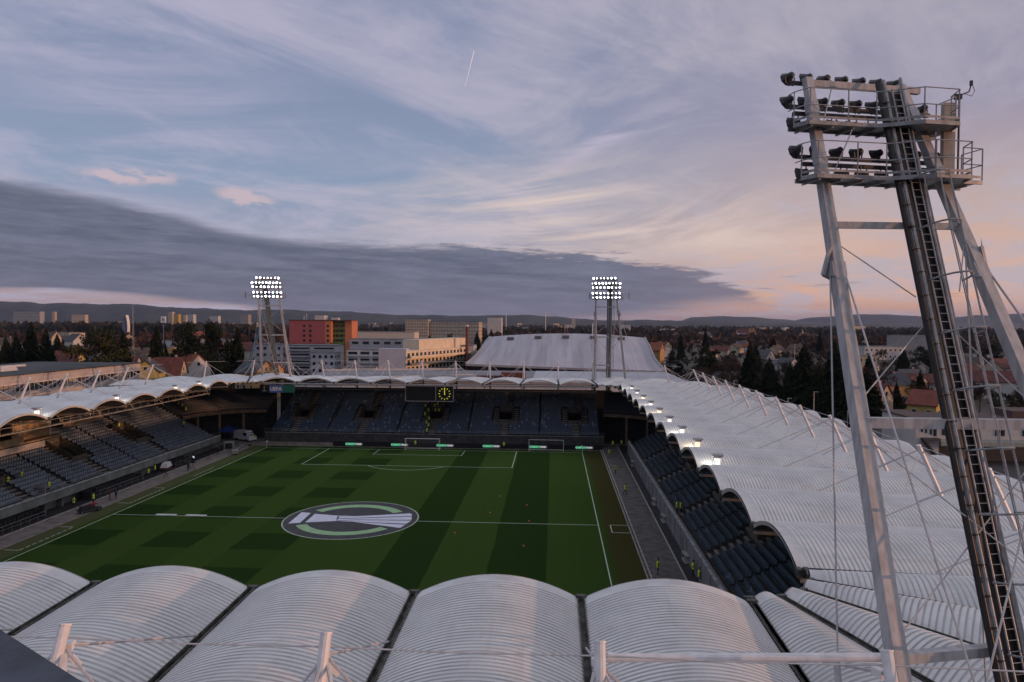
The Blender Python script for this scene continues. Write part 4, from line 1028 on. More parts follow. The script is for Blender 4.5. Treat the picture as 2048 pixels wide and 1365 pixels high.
def put(src, px, D, s, label, group=None, rz=None, y=None):
    p = at(px, D)
    if src.name not in FIRST:
        if src.name not in CH:
            def reg(o):
                CH[o.name] = list(o.children)
                for k in CH[o.name]: reg(k)
            reg(src)
        FIRST.add(src.name); o = src; o.location = p; o.rotation_euler[2] = rz or 0; o.scale = (s,)*3 if not isinstance(s, tuple) else s; o['label'] = label
        if group: o['group'] = group
        return o
    return dup(src, p, random.uniform(0, 6.28) if rz is None else rz, label, group, s)
# named conifers near the stadium (px, D, scale for an 18 m tree)
for src, px, D, s, lb in [
    (C1, 62, 232, (1.5, 1.5, 1.5), 'broad black conifer at the far left, tallest of its clump'), (C2, 32, 240, (1.4, 1.4, 1.22), 'dark conifer leaning on the broad one at the far left edge'), (C3, 92, 236, (1.5, 1.5, 1.36), 'dark conifer on the right side of the far left clump'),
    (C1, 222, 225, (1.5, 1.5, 1.42), 'dark conifer behind the spreading cedar'), (C3, 246, 238, (1.5, 1.5, 1.33), 'narrow dark conifer right of the spreading cedar'),
    (C2, 313, 228, (1.15, 1.15, 1.44), 'tall dark spruce standing above the cream gabled house'), (L3, 372, 250, (1.6, 1.6, 2.08), 'round dark evergreen above the red orange villa roof'), (L1, 436, 262, (1.6, 1.6, 2.1), 'round dark evergreen left of the blue crane boom'), (C3, 474, 265, (1.6, 1.6, 1.4), 'dark conifer beside the left lit floodlight tower'), (L1, 412, 320, (1.4, 1.4, 1.9), 'smaller dark evergreen among red roofs'),
    (C3, 1500, 235, (1.35, 1.35, 1.19), 'slender dark spruce, leftmost of the big conifers on the right'), (C1, 1540, 245, (1.3, 1.3, .88), 'low dark conifer between the slender and the widest spruce on the right'), (C2, 1608, 222, (1.45, 1.45, 1.18), 'widest black spruce in the middle of the right conifers'),
    (C1, 1668, 205, (1.3, 1.3, 1.3), 'tall dark conifer just left of the near tower leg'), (C3, 1700, 190, (1.4, 1.4, 1.15), 'dark conifer partly behind the near tower leg'), (C1, 1640, 200, (1.2, 1.2, .88), 'lower dark conifer in front of the widest spruce'), (C2, 1735, 200, (1.3, 1.3, .8), 'short dark conifer right of the near tower leg'),
    (C3, 1362, 560, (1.0, 1, 1.1), 'thin dark conifer beside the white gabled house on the skyline'), (C3, 1411, 620, (1.1, 1.1, 1.35), 'tall poplar shaped dark tree crossing the horizon right of the hall'), (C1, 1547, 600, (1.1, 1.1, .95), 'far dark conifer near the red brick mansion'), (C3, 1640, 640, (1.1, 1.1, 1.2), 'far dark pointed tree left of the near tower leg'),
    (L1, 1415, 330, (1.5, 1.5, 1.3), 'dark evergreen in front of the reddish bare wood'), (L3, 1345, 330, (1.2, 1.2, 1.1), 'dark evergreen by the parked cars right of the hall'), (L1, 1845, 430, (1.6, 1.6, 1.1), 'dark evergreen clump at the edge of the brown field'), (L3, 1985, 450, (1.8, 1.8, 1.2), 'dark evergreen clump right of the right tower leg')]:
    put(src, px, D, s, lb)
put(L2, 192, 215, (1.9, 1.9, 1.95), 'spreading olive green cedar left of the tall dark spruce')
put(L3, 397, 205, .55, 'small round bush in front of the yellow gabled house'); 
rt_ = random.Random(11)
def scatter(n, x0, x1, D0, D1, kinds, label, group, smin, smax, pw=1.0):
    for i in range(n):
        D = D0+(D1-D0)*rt_.random()**pw; px = rt_.uniform(x0, x1)
        k = rt_.choice(kinds); s = rt_.uniform(smin, smax); put(k, px, D, (s*rt_.uniform(.85, 1.2), s*rt_.uniform(.85, 1.2), s), label, group)
scatter(30, 1470, 1930, 200, 380, [C1, C2, C3, L1, L3], 'dark evergreen among the bare trees on the right', 'dark evergreens on the right', .5, .95)
scatter(40, 1380, 2100, 210, 520, [B1, B3, B1, B2], 'large bare tree crown in the dark wooded gardens on the right', 'large bare trees on the right', 1.0, 1.45)
scatter(22, -40, 560, 240, 480, [L1, L3, B1, C2], 'dark garden tree between the left houses', 'dark garden trees on the left', .8, 1.3)
scatter(26, 1395, 1520, 270, 420, [B2, B2, B1], 'reddish bare tree in the wood right of the curved hall', 'reddish bare trees right of the hall', .8, 1.15)
scatter(26, 1510, 1780, 240, 420, [B1, B3, B2], 'brown bare tree between the big conifers and the low houses', 'bare trees among the right conifers', .7, 1.1)
scatter(30, 1700, 2120, 150, 330, [B1, B3, L3], 'bush or bare garden tree behind the houses on the right', 'garden trees on the right', .45, .8)
scatter(34, 1330, 2100, 430, 1000, [B1, B2, B3, L1], 'bare tree in the wide suburb on the right', 'bare trees in the right suburb', .8, 1.2)
scatter(34, -60, 560, 260, 520, [B1, B3, B2, L1], 'bare tree among the houses on the left', 'bare trees among the left houses', .7, 1.1)
scatter(36, -60, 560, 520, 1100, [B2, B1, B3, L1], 'bare tree in the far town on the left', 'bare trees in the far left town', .9, 1.35)
scatter(24, 560, 960, 560, 1200, [B1, L1, C1, L3], 'tree among the blocks behind the red apartment tower', 'trees behind the apartment blocks', .7, 1.1)
scatter(26, 950, 1340, 430, 900, [L1, C1, B1, B3, L3], 'tree in the belt behind the curved hall', 'trees behind the curved hall', .8, 1.15)
# far woods that read as one mass
def mass(name, x0, x1, D0, D1, n, m, seed, h=9):
    r = random.Random(seed); mb = MB()
    for i in range(n):
        D = D0+(D1-D0)*r.random()**1.5; p = at(r.uniform(x0, x1), D); s = h*r.uniform(.7, 1.35); w = s*r.uniform(.35, .6)
        for k in range(9):
            a = r.uniform(0, 6.28); q = Vector((p.x+w*cos(a)*r.random(), p.y+w*sin(a)*r.random(), s*r.uniform(.15, .75)))
            u = Vector((r.gauss(0, 1), r.gauss(0, 1), r.gauss(0, .5))).normalized()*w*.7; v = Vector((r.gauss(0, .3), r.gauss(0, .3), 1))*s*r.uniform(.2, .38)
            mb.quad(q-u, q-v*.6, q+u, q+v)
    return struct(mb.build(name, m), 'stuff')
mass('woodland', -300, 2400, 900, 2200, 2600, TW, 21, 11)
mass('woodland', -300, 2400, 1300, 4500, 4200, mat('dark far wood', (.030, .028, .022), .95, .3, .01), 22, 14)
mass('woodland', 1250, 2400, 700, 3200, 2000, TW, 23, 9)
mass('woodland', -300, 700, 600, 1500, 900, TWR, 24, 9)
mass('woodland', -300, 540, 1000, 1800, 900, mat('dark far wood', (.030, .028, .022)), 26, 19)
mass('hedges', -200, 2300, 230, 800, 1500, mat('dark hedge', (.022, .024, .016), .95, .4, .1), 25, 4.2)
# ================================================================ houses
def gable(name, label, px, D, w, d, h, rh, wm, rm, rz=0, wins=(2, 2), cat='house', group=None, hip=False, chim=1, lx='x', z=0, dead=False):
    """ridge along local x; facade toward -y"""
    t = thing(name, label, cat, at(px, D, z), rz, group)
    mb = MB(); mb.b2((-w/2, -d/2, 0), (w/2, d/2, h))
    if not hip:
        for s in (-1, 1): mb.add([(s*w/2, -d/2, h), (s*w/2, d/2, h), (s*w/2, 0, h+rh)], [(0, 1, 2) if s > 0 else (2, 1, 0)])
    mb.build('wall', wm, t)
    mb = MB(); o = .4; th = .22; hi = d/2 if hip else 0
    A = [(-w/2-o, -d/2-o, h-.25), (w/2+o, -d/2-o, h-.25), (w/2+o-hi, 0, h+rh+.05), (-w/2-o+hi, 0, h+rh+.05), (w/2+o, d/2+o, h-.25), (-w/2-o, d/2+o, h-.25)]
    B = [(x, y, z_+th) for x, y, z_ in A]
    mb.add(B, [(0, 1, 2, 3), (4, 5, 3, 2)]+([(1, 4, 2), (5, 0, 3)] if hip else [])); mb.add(A, [(3, 2, 1, 0), (2, 3, 5, 4)])
    mb.add(A+B, [(0, 1, 7, 6), (5, 11, 10, 4)]+([(1, 2, 8, 7), (2, 4, 10, 8), (0, 6, 9, 3), (3, 9, 11, 5)] if not hip else [(1, 4, 10, 7), (0, 6, 11, 5)]))
    rf = mb.build('roof', rm, t)
    for i in range(chim):
        mb = MB(); mb.box((w*(.22-.45*i), .6, h+rh+.1), (.6, .6, 1.7)); mb.build('chimney', mat('chimney render', (.3, .22, .18), .9), rf)
    nx, nz = wins
    wmesh = None
    def win(x, y, z_, r):
        nonlocal wmesh
        if wmesh is None:
            mb = MB(); mb.k = 0; mb.b2((-.5, -.05, -.65), (.5, .03, .65)); mb.k = 1; mb.b2((-.58, -.03, -.73), (.58, .02, .73))
            o_ = mb.build('window', [GLASS, mat('white window frame', (.6, .6, .58), .5)], t); wmesh = o_.data
        else: o_ = link('window', wmesh, t)
        o_.location = (x, y, z_); o_.rotation_euler[2] = r
    if not dead:
        for j in range(nz):
            for i in range(nx): win(-w/2+w*(i+.5)/nx, -d/2-.02, 1.6+j*2.8, 0)
            for y in ((-d/4, d/4) if d > 5 else (0,)): win(w/2+.02, y, 1.6+j*2.8, pi/2)
        if not hip and rh > 2: win(w/2+.02, 0, h+rh*.3, pi/2)
    return t
YEL_ = mat('yellow house render', (.38, .28, .09), .85, .08, .3); CRM = mat('cream house render', (.40, .34, .25), .85, .08, .3); WHT = mat('white house render', (.44, .43, .42), .85, .08, .3)
GRY = mat('grey house render', (.28, .27, .27), .85, .1, .3); BGE = mat('beige house render', (.40, .34, .27), .85, .1, .3); OCH = mat('ochre house render', (.36, .22, .09), .85, .1, .3)
RRED = mat('bright red roof tiles', (.17, .045, .030), .8, .2, .8); RDK = mat('dark red roof tiles', (.10, .030, .024), .8, .25, .8); RBR = mat('brown roof tiles', (.075, .05, .04), .8, .25, .8); RGR = mat('dark grey roof tiles', (.045, .047, .055), .7, .2, .8); ROR = mat('orange red roof tiles', (.23, .072, .038), .8, .2, .8)
G = [('cream house with a brown hipped roof at the left edge', 6, 420, 18, 12, 11.5, 4.5, CRM, RBR, .1, (5, 2), True), ('bright red roofed house with two chimneys behind the long low block', 66, 270, 9, 9, 9.2, 3.6, BGE, RRED, .3, (2, 1), True),
     ('dark red roofed house whose orange gable end faces the sun, left background', 122, 300, 17, 9, 8.4, 5, YEL_, RDK, .15, (3, 2), False), ('grey gabled house behind the dark red roof', 138, 360, 9, 8, 10, 3.4, GRY, RGR, -.9, (2, 2), False),
     ('pale blue grey gabled house below the cedar', 196, 290, 8, 7, 10, 3.4, mat('pale blue render', (.28, .32, .38), .8), RGR, -.8, (2, 2), False), ('house with a striped pale gable between the left conifers', 108, 600, 9, 8, 12, 5, BGE, RBR, -.5, (2, 2), False),
     ('white house with a broad grey roof behind the cedar', 152, 480, 12, 10, 12.5, 5, WHT, RGR, -.5, (3, 2), False), ('long dark red roof below the spruce on the left', 240, 260, 14, 8, 9.6, 3.5, WHT, RDK, .1, (3, 1), False),
     ('small house with a brown gable and cream porch beside the long block', 262, 215, 5, 6, 8.8, 4, CRM, RBR, .9, (2, 1), False), ('yellow gabled house with a dark roof in front of the left trees', 297, 215, 10, 8, 11, 3.8, YEL_, RGR, -pi/2+.35, (3, 2), False),
     ('cream house with a steep dark red roof right of the yellow house', 338, 225, 9, 8, 9.6, 5.3, CRM, RDK, .2, (2, 2), False), ('grey villa with an orange red roof and ornate gable', 380, 250, 12, 9, 10.2, 4.6, WHT, ROR, -.6, (4, 2), False),
     ('white house with an orange roof between the dark evergreens', 400, 520, 13, 12, 13.5, 6, mat('pale blue render', (.28, .32, .38), .8), ROR, .2, (3, 2), True), ('long house with a pink red roof behind the villa', 430, 380, 14, 8, 11, 3.7, WHT, RRED, .1, (4, 2), False),
     ('ochre gabled house with solar panels beside the left lit tower', 512, 240, 10, 10, 9.4, 3.8, OCH, RGR, -.45, (3, 2), False), ('orange roofed lean house with lit window right of the solar roof', 541, 246, 6, 7, 9.4, 3, OCH, ROR, -.3, (2, 1), False),
     ('house with a dark red roof below the left lit tower beams', 502, 360, 12, 9, 12, 3.8, BGE, RDK, .1, (3, 2), False),
     ('orange house beside the curved hall on the right', 1313, 400, 7, 7, 12, 4.2, OCH, ROR, -.5, (2, 2), False), ('white gabled barn on the skyline right of the hall', 1409, 1100, 20, 13, 8.5, 6, mat('pinkish white render', (.6, .52, .5), .8), RGR, .5, (0, 0), False),
     ('white house with a dark gabled roof behind the near tower legs', 1826, 264, 13, 8, 6.3, 2.9, WHT, RDK, -.3, (3, 2), False), ('house with a big dark grey roof left of the white house', 1776, 255, 13, 9, 6.0, 3.6, OCH, RGR, .1, (2, 1), False),
     ('yellow house with a curved red roof and dormer near the tower ladder', 1857, 190, 7, 8, 6.4, 3.4, YEL_, RRED, -.8, (2, 2), False), ('dark red roofed house partly hidden by bushes on the right', 1748, 215, 8, 8, 5.6, 4.0, BGE, RDK, -.9, (2, 1), False),
     ('long low house with a dark red roof at the right edge', 1990, 270, 24, 10, 6.4, 3.6, WHT, RDK, -.25, (6, 1), False), ('dark red roofed house between the tower ladder and the right leg', 1915, 300, 14, 9, 6.5, 4.6, BGE, RDK, .2, (3, 1), False)]
for lb, px, D, w, d, h, rh, wm, rm, rz, wn, hp in G: gable('house', lb, px, D, w, d, h, rh, wm, rm, rz, wn, hip=hp, dead=wn == (0, 0))
# solar panels on the ochre house handled by its roof colour; shared suburban houses
protos = []
for i, (wm, rm, w, d, h, rh) in enumerate([(WHT, RRED, 11, 9, 5.5, 3.5), (CRM, RDK, 12, 9, 5.8, 3.6), (WHT, RGR, 10, 9, 6, 3.5), (BGE, RBR, 13, 10, 5.5, 4), (CRM, RBR, 10, 9, 6, 3.5)]):
    protos.append(gable('suburban_house', '-', 1500, 500, w, d, h, rh, wm, rm, .2, (3, 2), 'house'))
KL = ['white house with a red roof', 'cream house with a dark red roof', 'white house with a grey roof', 'beige house with a brown roof', 'cream house with a brown roof']
def sub(n, x0, x1, D0, D1, where):
    for i in range(n):
        k = rt_.randrange(5); put(protos[k], rt_.uniform(x0, x1), D0+(D1-D0)*rt_.random(), rt_.uniform(.8, 1.15), KL[k]+' '+where, KL[k]+' '+where, rz=rt_.uniform(-1.2, 1.2))
sub(20, -60, 560, 300, 600, 'in the left suburb'); sub(24, -100, 560, 600, 1200, 'in the far left town')
sub(12, 1330, 1760, 380, 700, 'in the right suburb'); sub(20, 1340, 2120, 650, 1300, 'in the far right suburb'); sub(7, 1760, 2120, 260, 420, 'behind the near tower legs'); sub(14, 960, 1340, 480, 1200, 'behind the curved hall')
# flat roofed blocks
def block(name, label, px, D, w, d, h, wm, rz=0, wins=None, cat='building', group=None, rm=None, band=None, z=0, base=0, wz=1.0, wsz=(1.3, 1.3), side=True, slabs=False):
    t = thing(name, label, cat, at(px, D, z), rz, group)
    mb = MB(); mb.b2((-w/2, -d/2, base), (w/2, d/2, h)); mb.build('wall', wm, t)
    mb = MB(); mb.b2((-w/2-.15, -d/2-.15, h), (w/2+.15, d/2+.15, h+.35)); mb.build('roof', rm or mat('flat grey roof', (.16, .16, .17), .9, .2, .2), t)
    if wins:
        nx, nz = wins; me = None; cnt = 0
        fl = (h-base)/nz
        rest = MB()
        spots = [(-w/2+w*(i+.5)/nx, -d/2-.03, base+fl*(j+.5), 0) for j in range(nz) for i in range(nx)]
        ny = max(1, int(round(nx*d/w)))
        if side: spots += [(w/2+.03, -d/2+d*(i+.5)/ny, base+fl*(j+.5), pi/2) for j in range(nz) for i in range(ny)]
        for x, y, zz_, r in spots:
            if cnt >= 100: rest.box((x, y, zz_), (wsz[0], .1, wsz[1]), r); continue
            if me is None:
                mb = MB(); mb.b2((-wsz[0]/2, -.05, -wsz[1]/2), (wsz[0]/2, .05, wsz[1]/2)); o = mb.build('window', GLASS, t); me = o.data
            else: o = link('window', me, t)
            o.location = (x, y, zz_); o.rotation_euler[2] = r; cnt += 1
        if slabs:
            for j in range(nz):
                for i in range(nx):
                    mb = MB(); x = -w/2+w*(i+.5)/nx; z0_ = base+fl*(j+.5)-wsz[1]/2; mb.b2((x-wsz[0]/2-.3, -d/2-1.3, z0_-.25), (x+wsz[0]/2+.3, -d/2, z0_)); mb.b2((x-wsz[0]/2-.3, -d/2-1.3, z0_), (x+wsz[0]/2+.3, -d/2-1.2, z0_+.55)); mb.build('balcony', wm, t)
        if rest.v: rest.build('window_rows', GLASS, t)['kind'] = 'stuff'
    return t
# long low block on the left with a window band
t = thing('commercial_building', 'long beige flat roofed building with a dark window band behind the left stand roof', 'building', (-85, 40, 0))
BG2 = mat('beige facade panels', (.36, .32, .30), .8, .08, .3, bump=.05)
mb = MB(); mb.b2((-30, -90, 0), (0, 50, 12.0)); mb.b2((-30, -90, 13.9), (0, 50, 15.6)); mb.b2((-30, -90, 12), (-.6, 49.6, 13.9)); mb.build('wall', BG2, t)
mb = MB(); mb.b2((-30.2, -90.2, 15.6), (.15, 50.2, 15.85)); mb.build('roof', mat('dark felt roof', (.05, .052, .058), .9, .3, .1), t)
mb = MB(); mb.b2((-.3, -90, 13.72), (.25, 50.2, 13.95)); mb.build('canopy', mat('pale canopy edge', (.5, .46, .44), .7), t)
mb = MB()
for i in range(66):
    y = -88+i*2.1
    if i % 9 in (7, 8): continue
    mb.b2((-.62, y, 12.15), (-.52, y+1.9, 13.65))
mb.build('window_band', GLASS, t)
me = None
for i in range(100):
    if me is None: mb = MB(); mb.b2((-.5, -88, 12.0), (-.38, -87.86, 13.75)); o = mb.build('mullion', mat('cream mullion', (.5, .46, .42), .7), t); me = o.data
    else: o = link('mullion', me, t)
    o.location = (0, i*1.38, 0)
mb = MB(); mb.b2((-24, -40, 15.85), (-12, -8, 19.3)); mb.b2((-12.2, -33, 16.6), (-11.9, -32, 17.6)); mb.build('penthouse', BG2, t)
mb = MB(); mb.tube((-9, -85, 16.7), (-9, 9, 16.7), .55, 12); mb.tube((-16, -8, 16.4), (-14, 26, 16.4), .3, 8); mb.box((-9.5, 14.5, 16.5), (2.2, 5, 1.2), 0, (1.2, 4)); mb.tube((-14, 4, 15.9), (-14, 4, 26), .12, 6); mb.box((-14, 4.2, 23.8), (.8, .4, .8)); mb.box((-14, 3.8, 21.5), (.5, .5, .6)); mb.build('roof_plant', mat('pale duct metal', (.45, .43, .42), .5, .1, 2), t)
# red apartment tower
t = thing('apartment_tower', 'tall red apartment tower with green and orange balcony strip on its sunlit side', 'apartment tower', at(650, 392), 0)
RD_ = mat('dull red render', (.30, .085, .088), .85, .06, .2); OR_ = mat('orange render', (.46, .17, .09), .85, .06, .2); GRN = mat('green balcony front', (.14, .26, .05), .8, .1, 1); YLW = mat('yellow balcony front', (.55, .33, .05), .8, .1, 1); CR2 = mat('cream balcony wall', (.5, .42, .28), .8, .1, 1)
dvx = Vector((1, 0, 0)); q = radians(-2)
mb = MB(); mb.b2((-21, 0, 0), (0, 14, 27.8)); mb.build('wall', RD_, t)
mb = MB(); mb.b2((-21.3, -.3, 27.8), (15.3, 14.3, 28.3)); mb.build('roof', mat('brown roof edge', (.08, .05, .045), .8), t)
# right part steps back so that its sunlit face shows
mb = MB(); mb.b2((0, 6, 0), (11, 14, 27.8)); mb.build('stair_wall', CR2, t)
mb = MB(); mb.b2((11, 2, 0), (15, 14, 27.8)); mb.build('side_wall', OR_, t)
mb = MB(); mb.b2((0, .1, 0), (3.5, 6, 27.8)); mb.build('corner_wall', OR_, t)
for k in range(10):
    z = .6+k*2.75; mb = MB(); mb.b2((3.5, 3.6, z), (11, 6, z+.2)); mb.b2((3.5, 3.5, z), (11, 3.62, z+1.0)); mb.build('balcony', (YLW if k < 3 else GRN), t)
wme = None
for z in (24.8, 22.0, 19.2, 16.4, 13.6, 10.8, 8):
    for x in (-12.2, -8.6, 1.6, 5.2, 7.6):
        if wme is None: mb = MB(); mb.b2((-.65, -.05, -.7), (.65, .05, .7)); o = mb.build('window', GLASS, t); wme = o.data
        else: o = link('window', wme, t)
        o.location = (x, -.02 if x < 0 else (.07 if x < 3 else 5.97), z)
mb = MB(); mb.b2((-7, 3, 28.3), (-1.5, 9, 30.8)); mb.b2((-12.5, 4, 28.3), (-12, 4.4, 31.8)); mb.b2((-14, 4, 28.3), (-13.6, 4.4, 30.6)); mb.b2((2, 5, 28.3), (6, 9, 29.6)); mb.build('roof_plant', mat('pale duct metal', (.45, .43, .42), .5), t)
# grey apartments before it
block('apartment_block', 'grey five storey block with long dark balconies in front of the red tower', 632, 336, 24, 12, 15.6, mat('light grey render', (.36, .36, .38), .85, .08, .2), 0, (2, 5), wsz=(9.6, 1.3), side=False, slabs=True)  # wide dark panes stand in for the shade inside the balconies
block('apartment_block', 'white grey cube of flats stepping forward right of the balcony block', 652, 318, 11, 9, 12.8, mat('pale lilac render', (.42, .42, .46), .85, .06, .2), 0, (4, 4))
block('apartment_block', 'grey block behind the left lit tower', 545, 335, 14, 10, 15.8, mat('light grey render', (.36, .36, .38)), 0, (4, 5))
block('apartment_block', 'pale block with dark loggias left of the blank wall', 737, 302, 16, 12, 15.0, PLAST, 0, (3, 5), wsz=(3.9, 1.7), side=False, slabs=True)  # large dark panes paint the shaded depth of the loggias
block('apartment_block', 'low white wing under the loggia block', 722, 284, 14, 6, 8.5, mat('pale lilac render', (.42, .42, .46)), 0, (4, 2))
block('penthouse_block', 'upper grey storey set back above the pale flats', 770, 322, 30, 12, 19.2, mat('light grey render', (.36, .36, .38)), 0, (6, 6), wsz=(2.9, 1.2), side=False)
# long terraced block whose sunlit flank runs away from the camera
t = thing('terraced_apartments', 'white apartment block with a blank end wall and long sunlit terraced flank', 'apartment building', at(812, 284), 0)
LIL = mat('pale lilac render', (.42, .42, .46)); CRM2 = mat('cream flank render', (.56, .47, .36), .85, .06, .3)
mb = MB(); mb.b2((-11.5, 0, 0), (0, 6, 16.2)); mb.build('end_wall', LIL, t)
q0, q1 = Vector((0, .2, 0)), Vector((22, 66, 0)); dd_ = (q1-q0).normalized(); nn_ = Vector((dd_.y, -dd_.x, 0))
mb = MB(); b0, b1 = q0-nn_*12, q1-nn_*12
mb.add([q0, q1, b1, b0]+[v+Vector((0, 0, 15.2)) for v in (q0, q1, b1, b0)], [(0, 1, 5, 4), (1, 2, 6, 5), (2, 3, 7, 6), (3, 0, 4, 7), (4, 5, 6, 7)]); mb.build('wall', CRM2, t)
mb = MB(); c0, c1 = q0-nn_*3+dd_*16, q1-nn_*3-dd_*6; d0, d1 = c0-nn_*8, c1-nn_*8
mb.add([v+Vector((0, 0, z)) for z in (15.2, 19.6) for v in (c0, c1, d1, d0)], [(0, 1, 5, 4), (1, 2, 6, 5), (2, 3, 7, 6), (3, 0, 4, 7), (4, 5, 6, 7)]); mb.build('top_storey', CRM2, t)
L_ = (q1-q0).length; wme = None; cnt = 0
for k in range(5):
    z = 1.6+k*2.9; mb = MB(); mb.bar(q0+nn_*1.2+Vector((0, 0, z-1.0)), q1+nn_*1.2+Vector((0, 0, z-1.0)), 2.4, .2); mb.bar(q0+nn_*2.4+Vector((0, 0, z-.5)), q1+nn_*2.4+Vector((0, 0, z-.5)), .1, .9); mb.build('balcony', CRM2 if k == 4 else mat('glass balcony front', (.16, .16, .15), .3, .2), t)
    for i in range(19):
        if wme is None: mb = MB(); mb.b2((-.9, -.05, -1), (.9, .05, 1)); o = mb.build('window', GLASS, t); wme = o.data
        else: o = link('window', wme, t)
        o.location = q0+dd_*(2+i*3.55)+nn_*.05+Vector((0, 0, z+.1)); o.rotation_euler[2] = atan2(dd_.y, dd_.x)
t2 = block('grey_building', 'grey windowless building with one slit window behind the brick chimney', 922, 345, 14, 12, 15.8, mat('light grey render', (.36, .36, .38)), 0, None)
mb = MB(); mb.b2((-2, -6.1, 5), (-.8, -5.95, 12.5)); mb.build('window', GLASS, t2)
mb = MB(); mb.tube((0, 0, 0), (0, 0, 25.2), .95, 14, .72); t = tag(mb.build('brick_chimney', mat('red brown chimney brick', (.17, .06, .04), .9, .3, 1.5), None, loc=at(934, 332)), 'tall red brown brick chimney left of the curved hall', 'chimney')
mb = MB(); mb.tube((0, 0, 25.2), (0, 0, 26.1), .85, 14); mb.build('cap', mat('pale cap', (.5, .45, .42), .8), t)
# curved hall
t = thing('ice_hall', 'large hall with a white sagging curved roof behind the far stand', 'hall', at(1130, 300))
o0 = at(1130, 300)
HR = mat('white membrane hall roof', (.42, .39, .42), .6, .12, .10, col2=(.27, .25, .28), stretch=(2.2, .10, .3))
LFT = [(-10.1, 206.2, 9.3), (-9.5, 216, 10.0), (-9.0, 231.2, 11.3), (-8.4, 254.2, 14.0), (-8.1, 276.2, 17.4), (-7.4, 291, 19.3)]
RGT = [(75.6, 206.2, 6.9), (75.0, 216, 8.3), (74.6, 231.2, 10.8), (75.4, 254.2, 15.7), (76.6, 276.2, 18.0), (77.8, 291, 19.3)]
mb = MB(); N = 24
for (a, b_) in zip(LFT, RGT):
    a, b_ = Vector(a), Vector(b_)
    f = (a.y-206)/85
    for i in range(N+1):
        u = i/N; p = a.lerp(b_, u); p.z += 2.1*4*u*(1-u)*f; p.y += -2.0*4*u*(1-u)*(1-f)*0; mb.v.append(tuple(p-o0))
for j in range(5):
    for i in range(N): mb.f.append([j*(N+1)+i, j*(N+1)+i+1, (j+1)*(N+1)+i+1, (j+1)*(N+1)+i]); mb.mi.append(0)
hr = mb.build('roof', HR, t, smooth=True)
mb = MB()
for a, b_ in zip(hr.data.vertices[:N], hr.data.vertices[1:N+1]): mb.bar(a.co-Vector((0, .3, .45)), b_.co-Vector((0, .3, .45)), .5, .9)
for S_ in (LFT, RGT):
    for a, b_ in zip(S_, S_[1:]): mb.bar(Vector(a)-o0, Vector(b_)-o0, .8, .9)
mb.build('roof_edge', mat('grey hall roof edge', (.3, .29, .31), .7), t)
mb = MB()
for a, b_ in zip(hr.data.vertices[:N], hr.data.vertices[1:N+1]):
    a, b_ = a.co, b_.co; mb.quad((a.x, 6, -.0), (b_.x, 6, 0), (b_.x, 6, b_.z-1.0), (a.x, 6, a.z-1.0))
for S_ in (LFT, RGT):
    for a, b_ in zip(S_, S_[1:]): a, b_ = Vector(a)-o0, Vector(b_)-o0; mb.quad((a.x, a.y, 0), (b_.x, b_.y, 0), (b_.x, b_.y, b_.z-.4), (a.x, a.y, a.z-.4))
a, b_ = Vector(LFT[-1])-o0, Vector(RGT[-1])-o0; mb.quad((a.x, a.y, 0), (b_.x, b_.y, 0), (b_.x, b_.y, b_.z-.4), (a.x, a.y, a.z-.4))
mb.build('wall', mat('hall glass wall', (.05, .05, .055), .4, .3, .2), t)
mb = MB(); mb.b2((-38, -3.5, 0), (36, 5.8, 5.6)); mb.build('foyer', mat('grey foyer wall', (.20, .18, .18), .8, .1, .2), t)
for i in range(5):
    u = .155+i*.172; a, b_ = Vector(LFT[4]), Vector(RGT[4]); p = a.lerp(b_, u)-o0; p.z += 2.1*4*u*(1-u)*.83
    mb = MB(); mb.box((0, 0, .5), (3.6, 3.2, 1.4)); mb.build('roof_vent', mat('dark vent hood', (.11, .10, .11), .7), t, loc=p+Vector((0, -1.5, 0)), rz=0)
mb = MB(); p = Vector((34, 288, 21.4))-o0; mb.tube(p, p+Vector((0, 0, 5.5)), .16, 6); mb.box(tuple(p+Vector((0, 0, 4))), (.9, .9, 1.6)); mb.tube(p+Vector((1.4, 0, 0)), p+Vector((1.4, 0, 3.6)), .1, 6); mb.build('antenna_mast', mat('red white antenna', (.35, .2, .18), .7), t)
# low flat hall joined to the far stand
t = thing('flat_roof_hall', 'low wide hall with a pale flat roof right behind the far stand', 'hall', (12, 106, 0))
mb = MB(); mb.b2((-56, -14, 0), (52, 27, 11.2)); mb.build('wall', PLAST, t)
mb = MB(); mb.b2((-56.3, -14.3, 11.2), (10, 27.3, 11.5)); mb.build('roof', mat('grey gravel roof', (.22, .215, .23), .9, .15, .2, bump=.1), t)
mb = MB(); mb.b2((10.02, -14.3, 11.2), (52.3, 27.3, 11.52)); 
for i in range(70): mb.b2((10.3+i*.6, -14.2, 11.52), (10.42+i*.6, 27.2, 11.6))
mb.build('sheet_roof', mat('pale ribbed sheet roof', (.42, .42, .45), .6, .08, .1), t)
mb = MB(); mb.b2((1, -6, 11.5), (8, -1, 13.2)); mb.b2((-6, -3, 11.5), (0.9, -.5, 12.1)); mb.build('rooftop_hut', mat('rust red hut', (.13, .045, .035), .85, .2, 1), t)
mb = MB(); mb.bar((-56, 14, 12.1), (-14, 26, 12.1), .4, .5); mb.bar((-40, -10, 11.8), (-8, 6, 11.8), .3, .3); mb.bar((-20, -14, 11.8), (10, -14, 11.8), .12, .12); mb.build('roof_rail', mat('pale duct metal', (.45, .43, .42)), t)
mb = MB(); mb.b2((-56, 27.31, 0), (-56.3, 27.5, 1)); 
